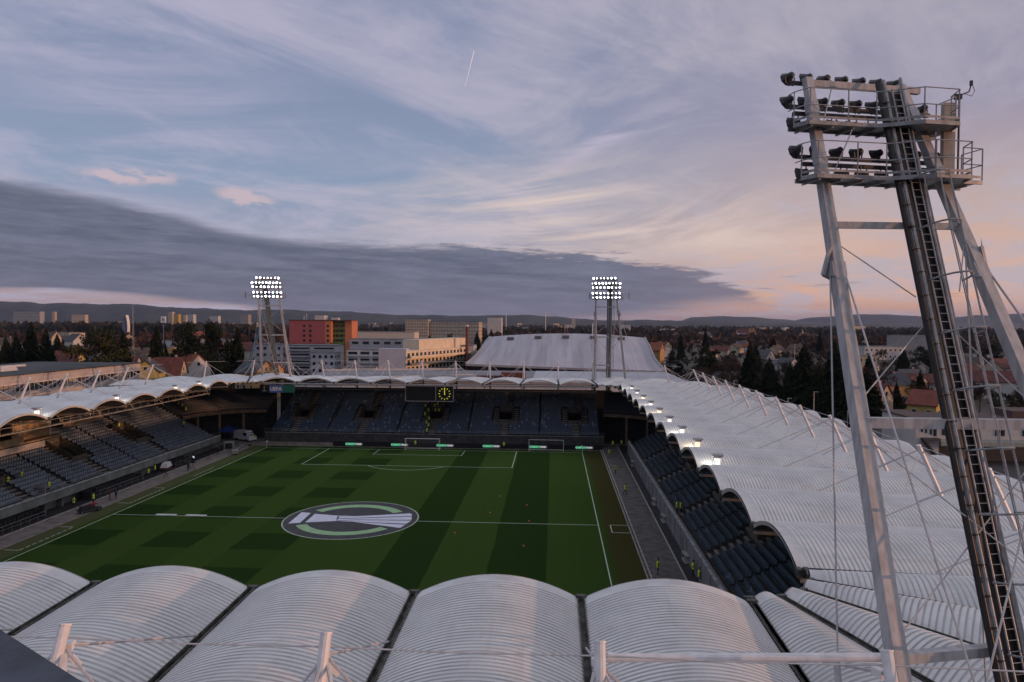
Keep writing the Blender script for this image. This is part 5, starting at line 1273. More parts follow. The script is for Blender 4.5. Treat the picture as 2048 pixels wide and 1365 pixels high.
# far blocks across the town
for lb, px, D, w, d, h, wm, wn in [
    ('beige slab block with lit side behind the blue crane', 836, 900, 30, 16, 30.5, BGE, (10, 8)), ('long pale industrial roof behind the red tower', 765, 520, 52, 20, 19.6, mat('pale industrial cladding', (.5, .44, .38), .8), None),
    ('row of beige office blocks left of the hall', 912, 900, 66, 16, 27.5, BGE, (18, 6)), ('far white hall under the hills', 990, 1300, 26, 30, 36, WHT, None), ('pale grey flat building right of the office row', 905, 470, 20, 16, 10, WHT, (5, 2)),
    ('slim cream tower in the far left town', 109, 1900, 9, 8, 51, CRM, (2, 9)), ('wide brown office block in the far left town', 160, 1900, 40, 14, 43, BGE, (9, 4)), ('long hospital like block on the left skyline', 58, 2100, 95, 18, 54, GRY, (18, 5)),
    ('twin tower slab with a sunlit yellow side, left part', 343, 1900, 13, 12, 52, BGE, (4, 11)), ('sunlit yellow slab right of the twin tower', 355, 1880, 14, 12, 46, YEL_, (3, 9)), ('small far cream block left of the white blocks', 371, 1950, 8, 9, 44, CRM, (2, 8)), ('white stepped block under the hills', 384, 2000, 20, 12, 46, WHT, (5, 6)),
    ('pale cluster block in the middle of the left town', 430, 2000, 30, 12, 42, WHT, (8, 5)), ('grey slab with a lit edge left of the lit tower', 492, 1700, 20, 14, 44, GRY, (6, 10)), ('long low white roofed shed behind the round evergreen', 363, 560, 26, 14, 11, WHT, (8, 1)), ('low grey shed right of the white roofed shed', 450, 600, 20, 12, 11, GRY, (5, 1)),
    ('orange low building glowing beyond the spruce', 342, 470, 9, 9, 8.5, OCH, (2, 1)), ('flat white supermarket roof in the far left town', 130, 760, 36, 20, 13, CRM, (9, 2)),
    ('small white tower by the parked cars right of the hall', 1329, 420, 5.5, 6, 13, WHT, None), ('long grey flat garage behind the bare reddish wood', 1428, 330, 24, 9, 4.5, GRY, None), ('white factory with stacked roofs beyond the near tower leg', 1756, 560, 30, 16, 10, WHT, (8, 2)), ('grey ribbed warehouse beyond the tower ladder', 1828, 600, 36, 20, 18, GRY, None),
    ('cream block with sunlit wall beyond the near tower leg', 1728, 340, 9, 8, 12.5, CRM, (3, 3)), ('low orange lit shed below the cream block', 1740, 300, 14, 8, 4.5, CRM, None), ('pale shed with a long roof in the right middle distance', 1545, 420, 20, 8, 6, GRY, (5, 1)), ('low white shed by the right edge of the field', 2000, 520, 30, 12, 6, WHT, (8, 1)), ('distant white slab on the horizon right of the hall', 1250, 1400, 22, 12, 24, WHT, None), ('distant beige tower above the hall roof', 1147, 2300, 12, 12, 42, BGE, None)]:
    block('town_building', lb, px, D, w, d, h, wm, rt_.uniform(-.25, .1), wn)
t = gable('mansion', 'large red roofed mansion with two sunlit gables on the right skyline', 1492, 1200, 30, 14, 12, 7, mat('pinkish white render', (.6, .52, .5)), RDK, -.1, (6, 2), 'mansion')
for i, (dx, o_) in enumerate(((6, 0), (11, 0))):
    mb = MB(); mb.b2((dx-2.5, -9, 0), (dx+2.5, 2, 14)); mb.add([(dx-2.5, -9, 14), (dx+2.5, -9, 14), (dx, -9, 20), (dx-2.5, 2, 14), (dx+2.5, 2, 14), (dx, 2, 20)], [(0, 1, 2), (0, 2, 5, 3), (1, 4, 5, 2)]); mb.build('gable_wing', OCH, t)
t = gable('chapel', 'small sunlit chapel with a pointed tower on the right skyline', 1608, 1200, 13, 9, 9, 4, CRM, RDK, 0, (2, 1), 'chapel')
mb = MB(); mb.b2((-4, -2, 0), (-1, 1, 12)); mb.add([(-4, -2, 12), (-1, -2, 12), (-1, 1, 12), (-4, 1, 12), (-2.5, -.5, 19)], [(0, 1, 4), (1, 2, 4), (2, 3, 4), (3, 0, 4)]); mb.build('bell_tower', CRM, t)
for i in range(70):
    k = i % 4; D = rt_.uniform(1300, 4200); px = rt_.uniform(-80, 1330) if i < 58 else rt_.uniform(1330, 2100)
    mb = MB(); w, d, h = rt_.uniform(10, 45), rt_.uniform(9, 16), rt_.uniform(9, 24)
    mb.b2((-w/2, -d/2, 0), (w/2, d/2, h)); mb.b2((-w/2-.3, -d/2-.3, h), (w/2+.3, d/2+.3, h+.8)); n = ['white', 'cream', 'beige', 'grey'][k]
    tag(mb.build('distant_building', [WHT, CRM, BGE, GRY][k], None, loc=at(px, D), rz=rt_.uniform(-.4, .4)), 'tiny %s flat roofed building in the hazy town below the hills' % n, 'building', 'distant %s buildings below the hills' % n)
# masts, signs, crane
t = thing('sign_pylon', 'tall pole with a square white sign box above the left town', 'sign', at(327, 420)); mb = MB(); mb.tube((0, 0, 0), (0, 0, 25), .25, 8); mb.build('pole', STEEL, t); mb = MB(); mb.box((0, 0, 28), (3.0, .8, 4.0)); mb.build('sign_box', WHITE, t); mb = MB(); mb.box((0, -.42, 28), (1.2, .08, 1.6)); mb.build('sign_mark', mat('grey sign mark', (.2, .18, .18), .6), t)
t = thing('lattice_mast', 'thin grey transmission mast left of the square sign', 'mast', at(266, 300)); mb = MB()
for s in range(3):
    a = 2*pi*s/3; mb.tube((.8*cos(a), .8*sin(a), 0), (.1*cos(a), .1*sin(a), 34), .05, 4)
for k in range(24):
    z, z1 = k*1.4, (k+1)*1.4; r0, r1 = .8-.7*z/34, .8-.7*z1/34
    for s in range(3): a, c = 2*pi*s/3, 2*pi*((s+1) % 3)/3; mb.tube((r0*cos(a), r0*sin(a), z), (r1*cos(c), r1*sin(c), z1), .03, 3)
mb.build('lattice', STEEL, t)
t = thing('sail_tower', 'slim tower with a white curved sail wall in the far left town', 'tower', at(250, 950)); mb = MB()
for i in range(10):
    z0, z1 = 35*i/10, 35*(i+1)/10; f = lambda z: 2.6*sin(pi*z/36)
    mb.quad((3+f(z0), -3, z0), (3+f(z0), 3, z0), (3+f(z1), 3, z1), (3+f(z1), -3, z1)); mb.quad((2.4+f(z0), 3, z0), (2.4+f(z0), -3, z0), (2.4+f(z1), -3, z1), (2.4+f(z1), 3, z1)); mb.quad((2.4+f(z0), -3, z0), (3+f(z0), -3, z0), (3+f(z1), -3, z1), (2.4+f(z1), -3, z1))
mb.build('sail_wall', WHITE, t); mb = MB(); mb.b2((-2.5, -2, 0), (2.0, 2, 32)); mb.build('shaft', mat('blue grey glazing', (.12, .16, .24), .3), t)
t = thing('crane_boom', 'slanting blue lattice crane boom beside the left lit floodlight tower', 'crane', at(478, 236)); mb = MB(); p0, p1 = Vector((0, 0, 1)), Vector((8.9, 0, 30))
for i, j in ((-.45, -.45), (.45, -.45), (.45, .45), (-.45, .45)): mb.tube(p0+Vector((i, j, 0)), p1+Vector((i*.5, j*.5, 0)), .09, 4)
for k in range(26): f, g = k/26, (k+1)/26; a = p0.lerp(p1, f); b_ = p0.lerp(p1, g); s = 1 if k % 2 else -1; mb.tube(a+Vector((-.4*s, -.4, 0)), b_+Vector((.4*s, -.4, 0)), .06, 3); mb.tube(a+Vector((-.4*s, .4, 0)), b_+Vector((.4*s, .4, 0)), .06, 3)
mb.build('boom', mat('blue crane paint', (.03, .14, .24), .5), t); mb = MB(); mb.b2((-2, -1.5, 0), (3, 1.5, 2.4)); mb.b2((3, -1.2, 0), (6, 1.2, 1.6)); mb.build('carrier', mat('blue crane paint', (.03, .14, .24)), t)
for i, (px, D, h) in enumerate([(1337, 330, 14), (1382, 240, 10), (1469, 190, 12), (1630, 150, 13), (1578, 165, 10), (1698, 150, 9), (1012, 1500, 46), (1091, 1500, 50), (1185, 1000, 26), (1590, 330, 18)]):
    mb = MB(); mb.tube((0, 0, 0), (0, 0, h), .11 if D < 900 else .9, 6, .07 if D < 900 else .7); mb.box((.35, 0, h), (1.0, .25, .12) if D < 900 else (1.5, 1.5, 1)) 
    tag(mb.build('street_lamp' if D < 900 else 'chimney_stack', STEEL if D < 900 else WHITE, None, loc=at(px, D)), ['lamp post at the right end of the curved hall', 'lamp post behind the far end of the right stand', 'lamp post before the slender spruce', 'tall grey post behind the right stand masts', 'thin post beside the teal pavilion', 'thin post left of the near tower leg', 'far white chimney stack left of the hall antenna', 'tall far white chimney stack under the hills', 'far pole behind the hall roof', 'thin antenna pole between the conifers'][i], 'lamp post' if D < 900 else 'chimney')
# buildings close behind the right stand
t = thing('office_building', 'white two storey building with a long canopy behind the near tower ladder', 'building', at(1835, 141), 0)
mb = MB(); mb.b2((0, 0, 0), (4.5, 14, 8.6)); mb.b2((4.5, 2, 3.9), (40, 14, 8.0)); mb.build('wall', WHT, t)
mb = MB(); mb.b2((4.5, 3.5, 0), (40, 14, 3.9)); mb.build('ground_floor', mat('dark shop front', (.06, .06, .065), .5, .2, .5), t)
mb = MB(); mb.b2((4.5, -.8, 3.6), (40, 2.2, 4.5)); mb.build('canopy', mat('green grey canopy', (.26, .28, .25), .7), t)
mb = MB(); mb.b2((-.3, -.3, 8.6), (4.8, 14.3, 8.9)); mb.b2((4.8, 1.5, 8.0), (40, 14.3, 8.4)); mb.b2((22, 6, 8.4), (40, 13, 9.8)); mb.build('roof', mat('brown roof edge', (.08, .05, .045)), t)
for x, y, z, w in [(1.2, -.03, 6.9, .35), (2.0, -.03, 6.7, .35), (2.9, -.03, 6.4, .35), (3.7, -.03, 6.1, .6), (12, 1.96, 6, 1.8), (17.2, 1.96, 6, 1.8), (22.4, 1.96, 6, 1.8), (27.6, 1.96, 6, 1.8), (7, 1.96, 6, 1.8)]:
    mb = MB(); mb.b2((-w/2, -.05, -.7), (w/2, .05, .7)); f = mb.build('window', GLASS, t, loc=(x, y, z))
    if w > 1: mb = MB(); mb.bar((0, -.06, -.7), (0, -.06, .7), .08); mb.bar((-w/2, -.06, .7), (w/2, -.06, .7), .1); mb.build('window_frame', WHITE, f)
mb = MB(); mb.b2((1.0, -1.2, 4.6), (4.2, -.02, 5.1))
for k in range(8): mb.b2((1.3+k*.38, -1.2, 4.2-k*.5), (1.7+k*.38, -.02, 4.6-k*.5))
mb.build('outside_stair', mat('dark stair steel', (.05, .05, .055), .6), t)
mb = MB(); mb.b2((7.2, -.9, 3.2), (9.9, -.83, 4.1)); sgn = mb.build('sign_board', mat('black sign board', (.015, .015, .02), .5), t)
text_mesh('ted', .8, 'lettering', WT, sgn, .01, .01, (8.2, -.95, 3.4))
mb = MB(); mb.b2((-8, -4, 0), (8, 4, 4.6)); mb.b2((-8.2, -4.2, 4.6), (8.2, 4.2, 4.8)); tag(mb.build('service_shed', mat('dark grey shed', (.055, .055, .06), .8, .2, .4), None, loc=(80, 22, 0), rz=.1), 'long dark grey service shed behind the right stand masts', 'shed')
mb = MB(); mb.b2((-5, -2.5, 0), (5, 2.5, 4.4)); t = tag(mb.build('teal_pavilion', mat('teal panel', (.02, .16, .19), .6, .1, 1), None, loc=(79, 54, 0), rz=.2), 'small teal pavilion with a white rounded roof behind the right stand', 'pavilion')
mb = MB(); mb.b2((-5.3, -2.8, 4.4), (5.3, 2.8, 5.0)); mb.build('roof', WHITE, t)
mb = MB(); mb.quad((68, -60, .02), (112, -60, .02), (128, 90, .02), (68, 90, .02)); struct(mb.build('car_park', mat('asphalt', (.05, .048, .05), .9, .2, .5)))
mb = MB(); mb.quad((66.6, -60, .0), (66.9, -60, 0), (66.9, 60, 1.8), (66.6, 60, 1.8))
# vehicles
CARM = [mat('white car paint', (.55, .55, .57), .3, .03), mat('silver car paint', (.3, .3, .32), .3, .03), mat('dark car paint', (.03, .03, .035), .25, .03), mat('red car paint', (.2, .02, .02), .3, .03)]
def car(name, label, loc, rz, m, group=None, van=False, s=1):
    t = thing(name, label, 'van' if van else 'car', loc, rz, group); L, H = (5.6, 2.3) if van else (4.3, 1.45); W2 = 1.0 if van else .87
    prof = [(-L/2, .35), (-L/2, .95 if not van else 2.2), (-L/2+.5, 1.0 if not van else H), (-L*.32, H if not van else H), (L*.08 if not van else L*.22, H), (L*.24 if not van else L*.38, .98 if not van else 1.3), (L/2-.1, .85 if not van else 1.1), (L/2, .35)]
    mb = MB(); n = len(prof)
    for s_ in (-1, 1):
        for i, (x, z) in enumerate(prof): mb.v.append((x, s_*(W2-(.12 if z > 1.2 else 0)), z))
    mb.f = [[i, (i+1) % n, n+(i+1) % n, n+i] for i in range(n)]+[list(range(n))[::-1], list(range(n, 2*n))]; mb.mi = [0]*len(mb.f); mb.build('body', m, t)
    mb = MB()
    if van: mb.b2((L*.1, -W2-.01, 1.3), (L*.3, W2+.01, 1.95)); mb.quad((L*.235, -.75, 2.1), (L*.235, .75, 2.1), (L*.375, .8, 1.36), (L*.375, -.8, 1.36))
    else: mb.b2((-L*.3, -W2-.0, 1.02), (L*.1, W2+.0, 1.34)); mb.quad((L*.095, -.7, 1.42), (L*.095, .7, 1.42), (L*.245, .78, 1.03), (L*.245, -.78, 1.03))
    mb.build('windows', GLASS, t)
    wme = None
    for x in (-L*.31, L*.31):
        for y in (-W2+.08, W2-.08):
            if wme is None: mb = MB(); mb.tube((0, -.11, 0), (0, .11, 0), .34, 12); o = mb.build('wheel', BLACK, t); wme = o.data
            else: o = link('wheel', wme, t)
            o.location = (x, y, .34)
    return t
car('van', 'white van parked in the far left corner passage beside the blue tent', (-42.6, 61.0, 0), radians(-28), CARM[0], van=True)
k = 0
for i in range(12):
    c0 = ['white', 'silver', 'dark', 'red'][i % 4]
    if i < 4: cc = car('parked_car', '%s car parked in the street right of the curved hall' % c0, at(1322+i*9, 330+i*16), radians(80+i*4), CARM[i % 4], 'cars parked right of the hall'); cs = (cars if i else []); cs.append(cc); cars = cs
    else: dup(cars[i % 4], at(1318+(i*7) % 34, 300+i*14), radians(70+i*9))
t = thing('truck', 'white and blue lorry at the right edge behind the near tower ladder', 'truck', at(2010, 108), radians(15)); mb = MB(); mb.b2((-4.5, -1.25, .9), (2.8, 1.25, 3.7)); mb.build('cargo_box', mat('pale silver box', (.4, .42, .46), .35, .05), t); mb = MB(); mb.b2((3.0, -1.2, .5), (5, 1.2, 3.0)); mb.b2((-4.5, -1.28, .5), (2.8, 1.28, .95)); mb.build('cab', mat('blue cab paint', (.02, .09, .26), .3), t)
mb = MB()
for x in (-3.4, -2.2, 4): mb.tube((x, -1.25, .5), (x, 1.25, .5), .5, 12)
mb.build('wheels', BLACK, t)
# ================================================================ people and sideline gear
SKIN = mat('skin', (.35, .2, .14), .6, .05); CLD = mat('dark clothing', (.02, .021, .026), .85, .2, 8); VEST = mat('fluorescent yellow vest', (.50, .62, .04), .7, .08, 6, emit=(.45, .55, .03), estr=0.0); HAIR = mat('dark hair', (.02, .014, .01), .8)
CLR = mat('red and black jacket', (.16, .02, .02), .8, .3, 8); CLB = mat('navy clothing', (.015, .022, .06), .85, .2, 8); ORV = mat('orange vest', (.6, .22, .03), .7)
def person_mesh(pose):
    """one continuous skinned body: returns mesh with faces split into clothing and skin by height"""
    hs, el_, ha, st = pose          # hand positions, elbows, hand angle, stance
    V = {'pelvis': (0, 0, .95, .15, .12), 'waist': (0, 0, 1.08, .135, .105), 'chest': (0, .0, 1.32, .175, .12), 'neck': (0, .0, 1.50, .06, .06), 'chin': (0, .03, 1.60, .075, .085), 'head': (0, .02, 1.70, .085, .10), 'crown': (0, .0, 1.79, .05, .06), 'nose': (0, .125, 1.665, .016, .018)}
    E = [('pelvis', 'waist'), ('waist', 'chest'), ('chest', 'neck'), ('neck', 'chin'), ('chin', 'head'), ('head', 'crown'), ('head', 'nose')]
    for s, n in ((-1, 'l'), (1, 'r')):
        kx, ky, fx, fy = st[0]*s, st[1]*s, st[2]*s, st[3]*s
        V['sh'+n] = (s*.19, 0, 1.43, .065, .065); V['el'+n] = (s*el_[n][0], el_[n][1], el_[n][2], .047, .047); V['wr'+n] = (s*hs[n][0], hs[n][1], hs[n][2], .032, .032)
        h = Vector(hs[n]); d = (h-Vector(el_[n])).normalized(); p = h+d*.09; V['ha'+n] = (s*p.x, p.y, p.z, .035, .022); q = h+d*.17; V['fi'+n] = (s*q.x, q.y, q.z, .02, .012); V['th'+n] = (s*(p.x-.045), p.y+.03, p.z, .012, .012)
        V['hi'+n] = (s*.10, 0, .88, .095, .095); V['kn'+n] = (s*.11+kx, ky+.02, .48, .06, .06); V['an'+n] = (s*.12+fx, fy, .10, .042, .042); V['to'+n] = (s*.14+fx, fy+.17, .04, .04, .03)
        E += [('chest', 'sh'+n), ('sh'+n, 'el'+n), ('el'+n, 'wr'+n), ('wr'+n, 'ha'+n), ('ha'+n, 'fi'+n), ('ha'+n, 'th'+n), ('pelvis', 'hi'+n), ('hi'+n, 'kn'+n), ('kn'+n, 'an'+n), ('an'+n, 'to'+n)]
    K = list(V); me = bpy.data.meshes.new('person_body'); me.from_pydata([V[k][:3] for k in K], [(K.index(a), K.index(b_)) for a, b_ in E], [])
    o = bpy.data.objects.new('tmp', me); COL.objects.link(o); md = o.modifiers.new('s', 'SKIN'); md.use_smooth_shade = True
    for i, k in enumerate(K): me.skin_vertices[0].data[i].radius = V[k][3:5]
    me.skin_vertices[0].data[0].use_root = True
    o.modifiers.new('u', 'SUBSURF').levels = 1
    dg = bpy.context.evaluated_depsgraph_get(); m2 = bpy.data.meshes.new_from_object(o.evaluated_get(dg)); bpy.data.objects.remove(o)
    m2.name = 'person_body'; return m2
ARM = {'l': (.25, -.03, 1.16), 'r': (.25, -.03, 1.16)}; HND = {'l': (.27, .06, .93), 'r': (.27, .06, .93)}
POSES = [(HND, ARM, 0, (0, 0, 0, 0)), ({'l': (.12, .26, 1.12), 'r': (.10, .27, 1.14)}, {'l': (.28, -.02, 1.17), 'r': (.28, -.02, 1.17)}, 0, (0, .02, .03, .02)), ({'l': (.27, .05, .93), 'r': (.2, .30, 1.28)}, {'l': (.25, -.03, 1.16), 'r': (.30, .04, 1.19)}, 0, (.02, .16, .02, .26))]
PM = [person_mesh(p) for p in POSES]
def shape_child(kind, pose):
    mb = MB(); n = 12
    if kind == 'vest':
        prof = [(.86, .225, .185), (1.05, .20, .165), (1.2, .215, .175), (1.36, .245, .18), (1.46, .19, .13), (1.5, .10, .09)]
    else: prof = [(1.70, .10, .118), (1.76, .104, .12), (1.82, .07, .085), (1.845, .02, .03)]
    for z, a, b_ in prof:
        for i in range(n):
            q = 2*pi*i/n; mb.v.append((a*cos(q), b_*sin(q)+(0 if kind == 'vest' else -.005), z))
    for j in range(len(prof)-1):
        for i in range(n): mb.f.append([j*n+i, j*n+(i+1) % n, (j+1)*n+(i+1) % n, (j+1)*n+i]); mb.mi.append(0)
    return mb
VM = HMH = None
PC = {}
def person(loc, rz, label, group=None, vest=VEST, cl=CLD, pose=0):
    key = (pose, cl.name)
    if key not in PC:
        m = PM[pose].copy(); m.materials.clear(); m.materials.append(cl); m.materials.append(SKIN)
        for p in m.polygons:
            c = p.center; p.material_index = 1 if (c.z > 1.53 or (abs(c.x) > .1 and .7 < c.z < 1.0 and abs(c.x) > .22) or (c.y > .24 and c.z > .9)) else 0
        PC[key] = m
    o = link('person', PC[key], None, loc, rz); tag(o, label, 'person', group)
    if vest:
        k2 = ('v', vest.name)
        if k2 not in PC: v = shape_child('vest', 0).build('vest', vest, o, smooth=True); PC[k2] = v.data
        else: link('vest', PC[k2], o)
    if 'h' not in PC: v = shape_child('hair', 0).build('hair', HAIR, o, smooth=True); PC['h'] = v.data
    else: link('hair', PC['h'], o)
    return o
def ray_slope(px, py, side):
    d = fw+R_*((px-1024)/FPX)-U_*((py-682.5)/FPX)
    lo, hi = 0, 400
    def g(k):
        p = CAM+d*k
        if side == 'w': dd = -44.4-p.x; z0 = 2.5
        elif side == 'e': dd = p.x-44.4; z0 = 2.5
        else: dd = p.y-59.8; z0 = 2.2
        return p.z-(z0+max(-.3, int(max(0, dd)/RD)*RZ)), dd
    k = 5
    while k < 400:
        h, dd = g(k)
        if h <= 0: break
        k += .05
    p = CAM+d*k; h, dd = g(k); kk = max(0, int(dd/RD)); return Vector((p.x, p.y, (2.2 if side == 'n' else 2.5)+kk*RZ+.02))
pl = [((39.3, 48, 0), 'steward in a yellow vest at the far end of the right track'), ((39.2, 32.5, 0), 'steward in a yellow vest on the right track, second from the far end'), ((39.35, 17.1, 0), 'steward in a yellow vest on the right track level with the far penalty box edge'),
      ((39.3, -18.1, 0), 'steward in a yellow vest on the near right track beside the kerb'), ((43.0, -18.4, 0), 'steward in a yellow vest at the foot of the right stand wall'), ((43.2, -20.6, 0), 'steward half hidden by the near roof at the foot of the right wall'),
      ((40.9, 58.5, 0), 'steward standing in the far right corner gap'), ((42.9, 59.6, 0), 'steward at the inner side of the far right corner gap'), ((-40.2, 60.2, 0), 'steward in a yellow vest in front of the white van')]
for i, (p, lb) in enumerate(pl): person(p, [1.5, 1.2, 1.8, 1.4, 1.6, 1.5, 2.8, 3.2, 3.0][i], lb, None, pose=i % 3)
for px, py, sd, lb in [(16, 978, 'w', 'steward on the left stand stairs at the left edge of the picture'), (43, 965, 'w', 'steward on the left stand just above the nearest stair opening'), (98, 985, 'w', 'steward at the front rail of the left stand'),
        (1354, 1028, 'e', 'left steward of the pair at the front of the right stand stairs'), (1362, 1029, 'e', 'right steward of the pair at the front of the right stand stairs'), (238, 866, 'w', 'dark clothed person on the middle stair of the left stand'), (367, 858, 'w', 'steward sitting high at the far end of the left stand')]:
    person(ray_slope(px, py, sd), 1.5 if sd == 'e' else -1.5, lb, None, pose=1 if px < 50 else 0)
cols = [(855, 812), (851, 820), (857, 828), (850, 838), (858, 845), (853, 852), (857, 860), (854, 868), (869, 818), (875, 816), (871, 828), (878, 829)]
for i, (px, py) in enumerate(cols): person(ray_slope(px, py+3, 'n'), pi+.3*(i % 3-1), 'steward in a yellow vest on the far stand stairs under the scoreboard', 'stewards under the scoreboard', vest=ORV if i == 0 else VEST, pose=i % 3)
bpy.data.objects
for i, f in enumerate((.0, .2, .38, .55, .74, .93)):
    a = pi*.93; r = 6.4+(17.5-6.5*f)*RD+.3; k = int((r-6.4)/RD); person((-38+r*cos(a), 51.5+r*sin(a), 2.5+k*RZ+.01), -1.2, 'steward in the diagonal line of yellow vests on the far left corner tier', 'stewards in line on the corner tier', pose=i % 2)
for (x, y, rz, lb, v, cl, po) in [(-40.3, 5.0, -1.4, 'steward standing by the black speaker at the left touchline gate', VEST, CLD, 0), (-41.6, 2.6, -1.2, 'steward leaning at the gate rail beside the left dugout', VEST, CLD, 2), (-39.2, 4.0+3.2, -1.0, 'person in a red and black jacket beside the equipment trolley', None, CLR, 1), (-38.7, 7.9, -2.0, 'person in navy standing next to the red jacket', None, CLB, 2),
        (-42.4, 22.6, -1.5, 'left steward of the pair before the white covered cart', VEST, CLD, 0), (-42.9, 25.4, -1.3, 'right steward of the pair before the white covered cart', VEST, CLD, 0), (-38.4, 28.4, -1.8, 'camera operator in black leaning over the touchline camera', None, CLD, 1), (-38.9, 29.5, -.5, 'person in black behind the camera operator', None, CLD, 2),
        (-41.8, 33.5, -1.5, 'person in dark clothes by the left dugout, before the lit screen', None, CLD, 0), (-40.6, 44.0, -1.2, 'person in dark clothes near the far end of the left touchline', None, CLD, 2), (-41.4, 47.0, 1.2, 'person in navy near the far end of the left touchline', None, CLB, 0),
        (-2.0, 55.1, pi, 'steward standing behind the net of the far goal', VEST, CLD, 0), (17.3, 55.0, pi, 'steward standing behind the boards between the two goals', VEST, CLD, 0)]:
    person((x, y, .01), rz, lb, None, v, cl, po)
# dugouts
def bench(y0, y1, label):
    t = thing('team_dugout', label, 'dugout', (-42.9, (y0+y1)/2, 0)); L = (y1-y0)/2; n = int(2*L/.75); me = None
    for i in range(n):
        if me is None:
            mb = MB(); mb.b2((-.25, -.3, .35), (.25, .3, .48)); mb.b2((-.38, -.3, .4), (-.25, .3, 1.2)); mb.b2((-.1, -.05, 0), (.05, .05, .35)); o = mb.build('seat', mat('black padded seat', (.016, .016, .019), .5), t); me = o.data
        else: o = link('seat', me, t)
        o.location = (0, -L+.4+i*.75, 0)
    mb = MB(); mb.b2((-.9, -L, 0), (-.8, L, 1.3)); mb.b2((-.9, -L-.05, 0), (.5, -L, 1.2)); mb.b2((-.9, L, 0), (.5, L+.05, 1.2)); mb.build('shell', mat('dark dugout shell', (.03, .032, .034), .4), t)
    mb = MB(); rail(mb, lambda s, d, z: (.9, s, z), -L, L, 0, 0, 1.0, 1.5, .02); mb.build('rail', STEEL, t)
bench(-13, -2.4, 'black seated dugout at the near left, below the gate'); bench(7.5, 20.5, 'long row of black padded dugout seats under the left parapet'); bench(30.5, 36, 'short row of dark dugout seats beyond the white covered cart')
t = thing('gate_block', 'pale concrete stair block beside the players gate in the left stand front', 'wall', (-44.2, 1.2, 0)); mb = MB(); mb.b2((-1.6, -1.2, 0), (.2, -.9, 3.4)); mb.b2((-1.6, 2.2, 0), (.2, 2.6, 3.0)); mb.b2((-1.6, -1.2, 3.4), (.2, -.2, 3.6)); mb.build('wall', mat('pale wall concrete', (.155, .15, .155)), t); mb = MB(); mb.b2((-1.3, -.9, 0), (-1.1, 2.2, 2.3)); mb.build('opening', BLACK, t)
t = thing('speaker_box', 'black speaker on a post beside the steward at the left gate', 'speaker', (-41.0, 6.6, 0)); mb = MB(); mb.tube((0, 0, 0), (0, 0, 1.5), .04, 6); mb.build('stand', DARK, t); mb = MB(); mb.box((0, 0, 1.75), (.5, .6, .7)); mb.build('cabinet', BLACK, t)
t = thing('equipment_trolley', 'low dark equipment trolley with red top parked on the left touchline path', 'trolley', (-38.1, 1.0, .01), .9); mb = MB(); mb.b2((-1.5, -.5, .3), (1.5, .5, .5)); mb.b2((-1.2, -.4, .5), (.6, .4, .95)); mb.build('body', DARK, t); mb = MB(); mb.b2((.1, -.35, .96), (.9, .35, 1.15)); mb.build('red_cover', mat('red cover', (.3, .02, .03), .6), t)
for x in (-1.1, 1.1):
    for y in (-.5, .5): mb = MB(); mb.tube((x, y-.06, .22), (x, y+.06, .22), .22, 10); w_ = mb.build('wheel', BLACK, t); mb = MB(); mb.tube((x, y-.08, .22), (x, y+.08, .22), .1, 8); mb.build('hub', STEEL, w_)
t = thing('covered_cart', 'cart under a white cover beside two stewards at the left touchline', 'cart', (-42.9, 29.0, 0), .2); mb = MB(); mb.box((0, 0, 1.0), (1.3, 2.6, .8), 0, (.8, 2.0)); mb.build('cover', mat('white plastic cover', (.62, .6, .6), .5), t); mb = MB(); mb.b2((-.7, -1.3, .15), (.7, 1.3, .6)); mb.build('base', mat('dark red base', (.10, .02, .02), .7), t)
mb = MB()
def tv_camera(label, x, y, rz, h=1.3):
    t = thing('television_camera', label, 'camera', (x, y, .01), rz); mb = MB()
    for k in range(3): a = 2*pi*k/3+.4; mb.tube((.5*cos(a), .5*sin(a), 0), (0, 0, h-.15), .025, 5)
    mb.build('tripod', DARK, t); mb = MB(); mb.box((0, -.1, h+.1), (.22, .55, .28)); mb.tube((0, .15, h+.1), (0, .5, h+.1), .09, 10); mb.box((-.2, -.25, h+.25), (.18, .1, .14)); mb.build('camera_body', BLACK, t)
tv_camera('black television camera on a tripod before the operator in black', -37.9, 29.2, -1.3); tv_camera('television camera on a tall tripod left of the covered cart', -38.6, 21.5, -1.4, 1.5); tv_camera('television camera on a tripod beyond the lit screen', -39.4, 38.0, -1.4); tv_camera('low television camera near the far left corner flag', -36.6, 50.2, -1.6, .8); tv_camera('television camera beside the corner flag line', -39.0, 46.0, -1.2)
t = thing('pitch_screen', 'small monitor with two glowing white spots on the left touchline', 'screen', (-41.6, 36.5, 0), -.9); mb = MB(); mb.b2((-.9, -.1, .3), (.9, .1, 1.6)); mb.build('cabinet', mat('navy screen housing', (.02, .02, .07), .5), t); mb = MB(); mb.tube((.45, -.13, 1.0), (.45, -.1, 1.0), .22, 12); mb.tube((-.55, -.13, .9), (-.55, -.1, .9), .13, 12); mb.build('lamp', mat('white screen spot', (.8, .8, .9), .4, emit=(.9, .9, 1), estr=1.2), t)
t = thing('camera_trolley', 'grey camera trolley with a jib arm near the far end of the left touchline', 'trolley', (-37.3, 44.6, .01), .5); mb = MB(); mb.b2((-.6, -.8, .2), (.6, .8, .9)); mb.build('body', mat('pale grey cart', (.25, .25, .23), .6), t); mb = MB(); mb.tube((0, 0, .9), (1.8, 1.2, 1.6), .06, 6); mb.build('arm', STEEL, t)
t = thing('equipment_case', 'large pale case with black front near the far end of the left dugouts', 'case', (-40.8, 49.5, 0), .3); mb = MB(); mb.b2((-1, -.8, 0), (1, .8, 1.7)); mb.build('case', mat('pale grey cart', (.25, .25, .23)), t); mb = MB(); mb.b2((-.7, -.85, .3), (.7, -.8, 1.5)); mb.build('front', BLACK, t)
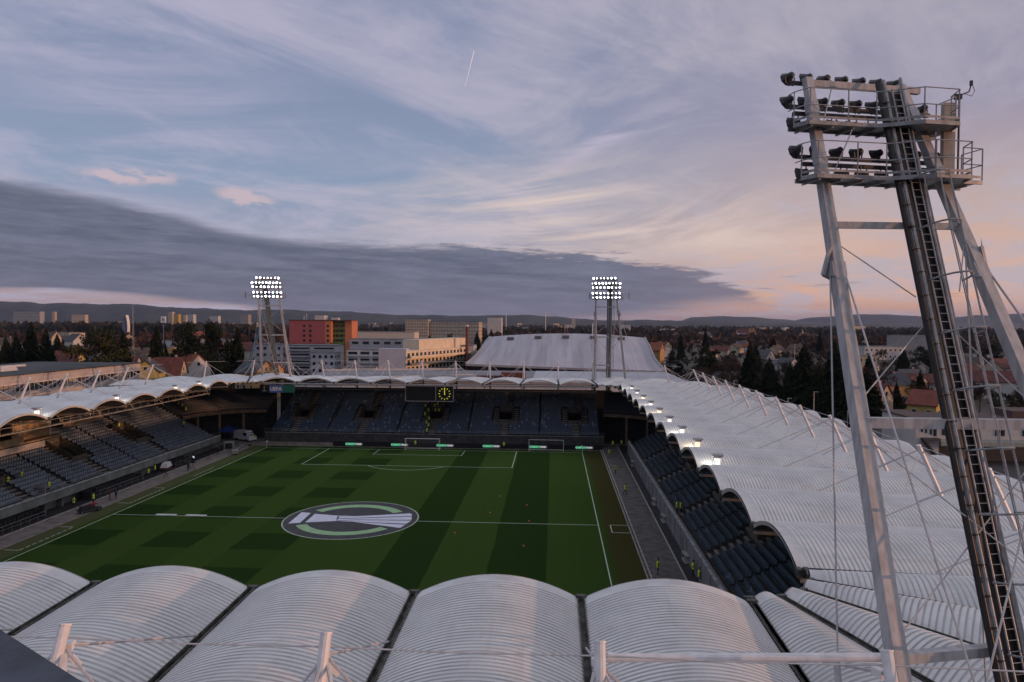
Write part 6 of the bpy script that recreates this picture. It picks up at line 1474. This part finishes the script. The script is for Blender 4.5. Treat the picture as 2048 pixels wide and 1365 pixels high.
t = thing('canopy_tent', 'blue pop up tent beside the white van in the far left corner', 'tent', (-47.0, 62.0, 0)); mb = MB(); s = 1.6
A = [(-s, -s, 2.2), (s, -s, 2.2), (s, s, 2.2), (-s, s, 2.2), (0, 0, 3.2)]; mb.add(A, [(0, 1, 4), (1, 2, 4), (2, 3, 4), (3, 0, 4)])
for i in range(4): a, b_ = A[i], A[(i+1) % 4]; mb.quad(a, b_, (b_[0], b_[1], 1.9), (a[0], a[1], 1.9))
mb.build('canopy', mat('blue tent cloth', (.02, .06, .30), .7), t); mb = MB()
for a in A[:4]: mb.tube((a[0], a[1], 0), a, .03, 5)
mb.build('pole', STEEL, t)
# substitute boards / small stands along the right track, loudhailer racks below the roof
for i, y in enumerate((-44, -13.5, 2.5, 11.5, 40)):
    t = thing('equipment_rack', 'low grey rack at the foot of the right stand wall, %s' % ('nearest', 'second nearest', 'beside the wire crates', 'fourth along', 'farthest')[i], 'rack', (43.2, y, .02)); mb = MB(); mb.b2((-.4, -1, 0), (.4, 1, .1)); mb.b2((-.4, -1, .8), (.4, 1, .86)); mb.build('shelf', mat('pale grey cart', (.25, .25, .23)), t); mb = MB()
    for a in (-.38, .38):
        for c in (-.98, .98): mb.tube((a, c, 0), (a, c, 1.0), .03, 5)
    mb.build('frame', STEEL, t)
# unused prototypes, kept only if placed
for o in list(bpy.data.objects):
    if o.parent is None and o.get('label') == '-':
        for c in list(o.children_recursive): bpy.data.objects.remove(c)
        bpy.data.objects.remove(o)
gr = {}
for o in bpy.data.objects:
    if o.parent is None and o.get('group') and 'house' in o.get('category', ''): gr.setdefault(o['group'], []).append(o)
ORD = ['leftmost', 'second from the left', 'third from the left', 'fourth from the left', 'fifth from the left', 'sixth from the left', 'seventh from the left', 'eighth from the left', 'ninth from the left', 'tenth from the left', 'eleventh from the left', 'twelfth from the left']
for g, os_ in gr.items():
    os_.sort(key=lambda o: (o.location.x-CAM.x)/(o.location.y-CAM.y))
    if 1 < len(os_) <= 12:
        for i, o in enumerate(os_): o['label'] = g+', '+ORD[i]
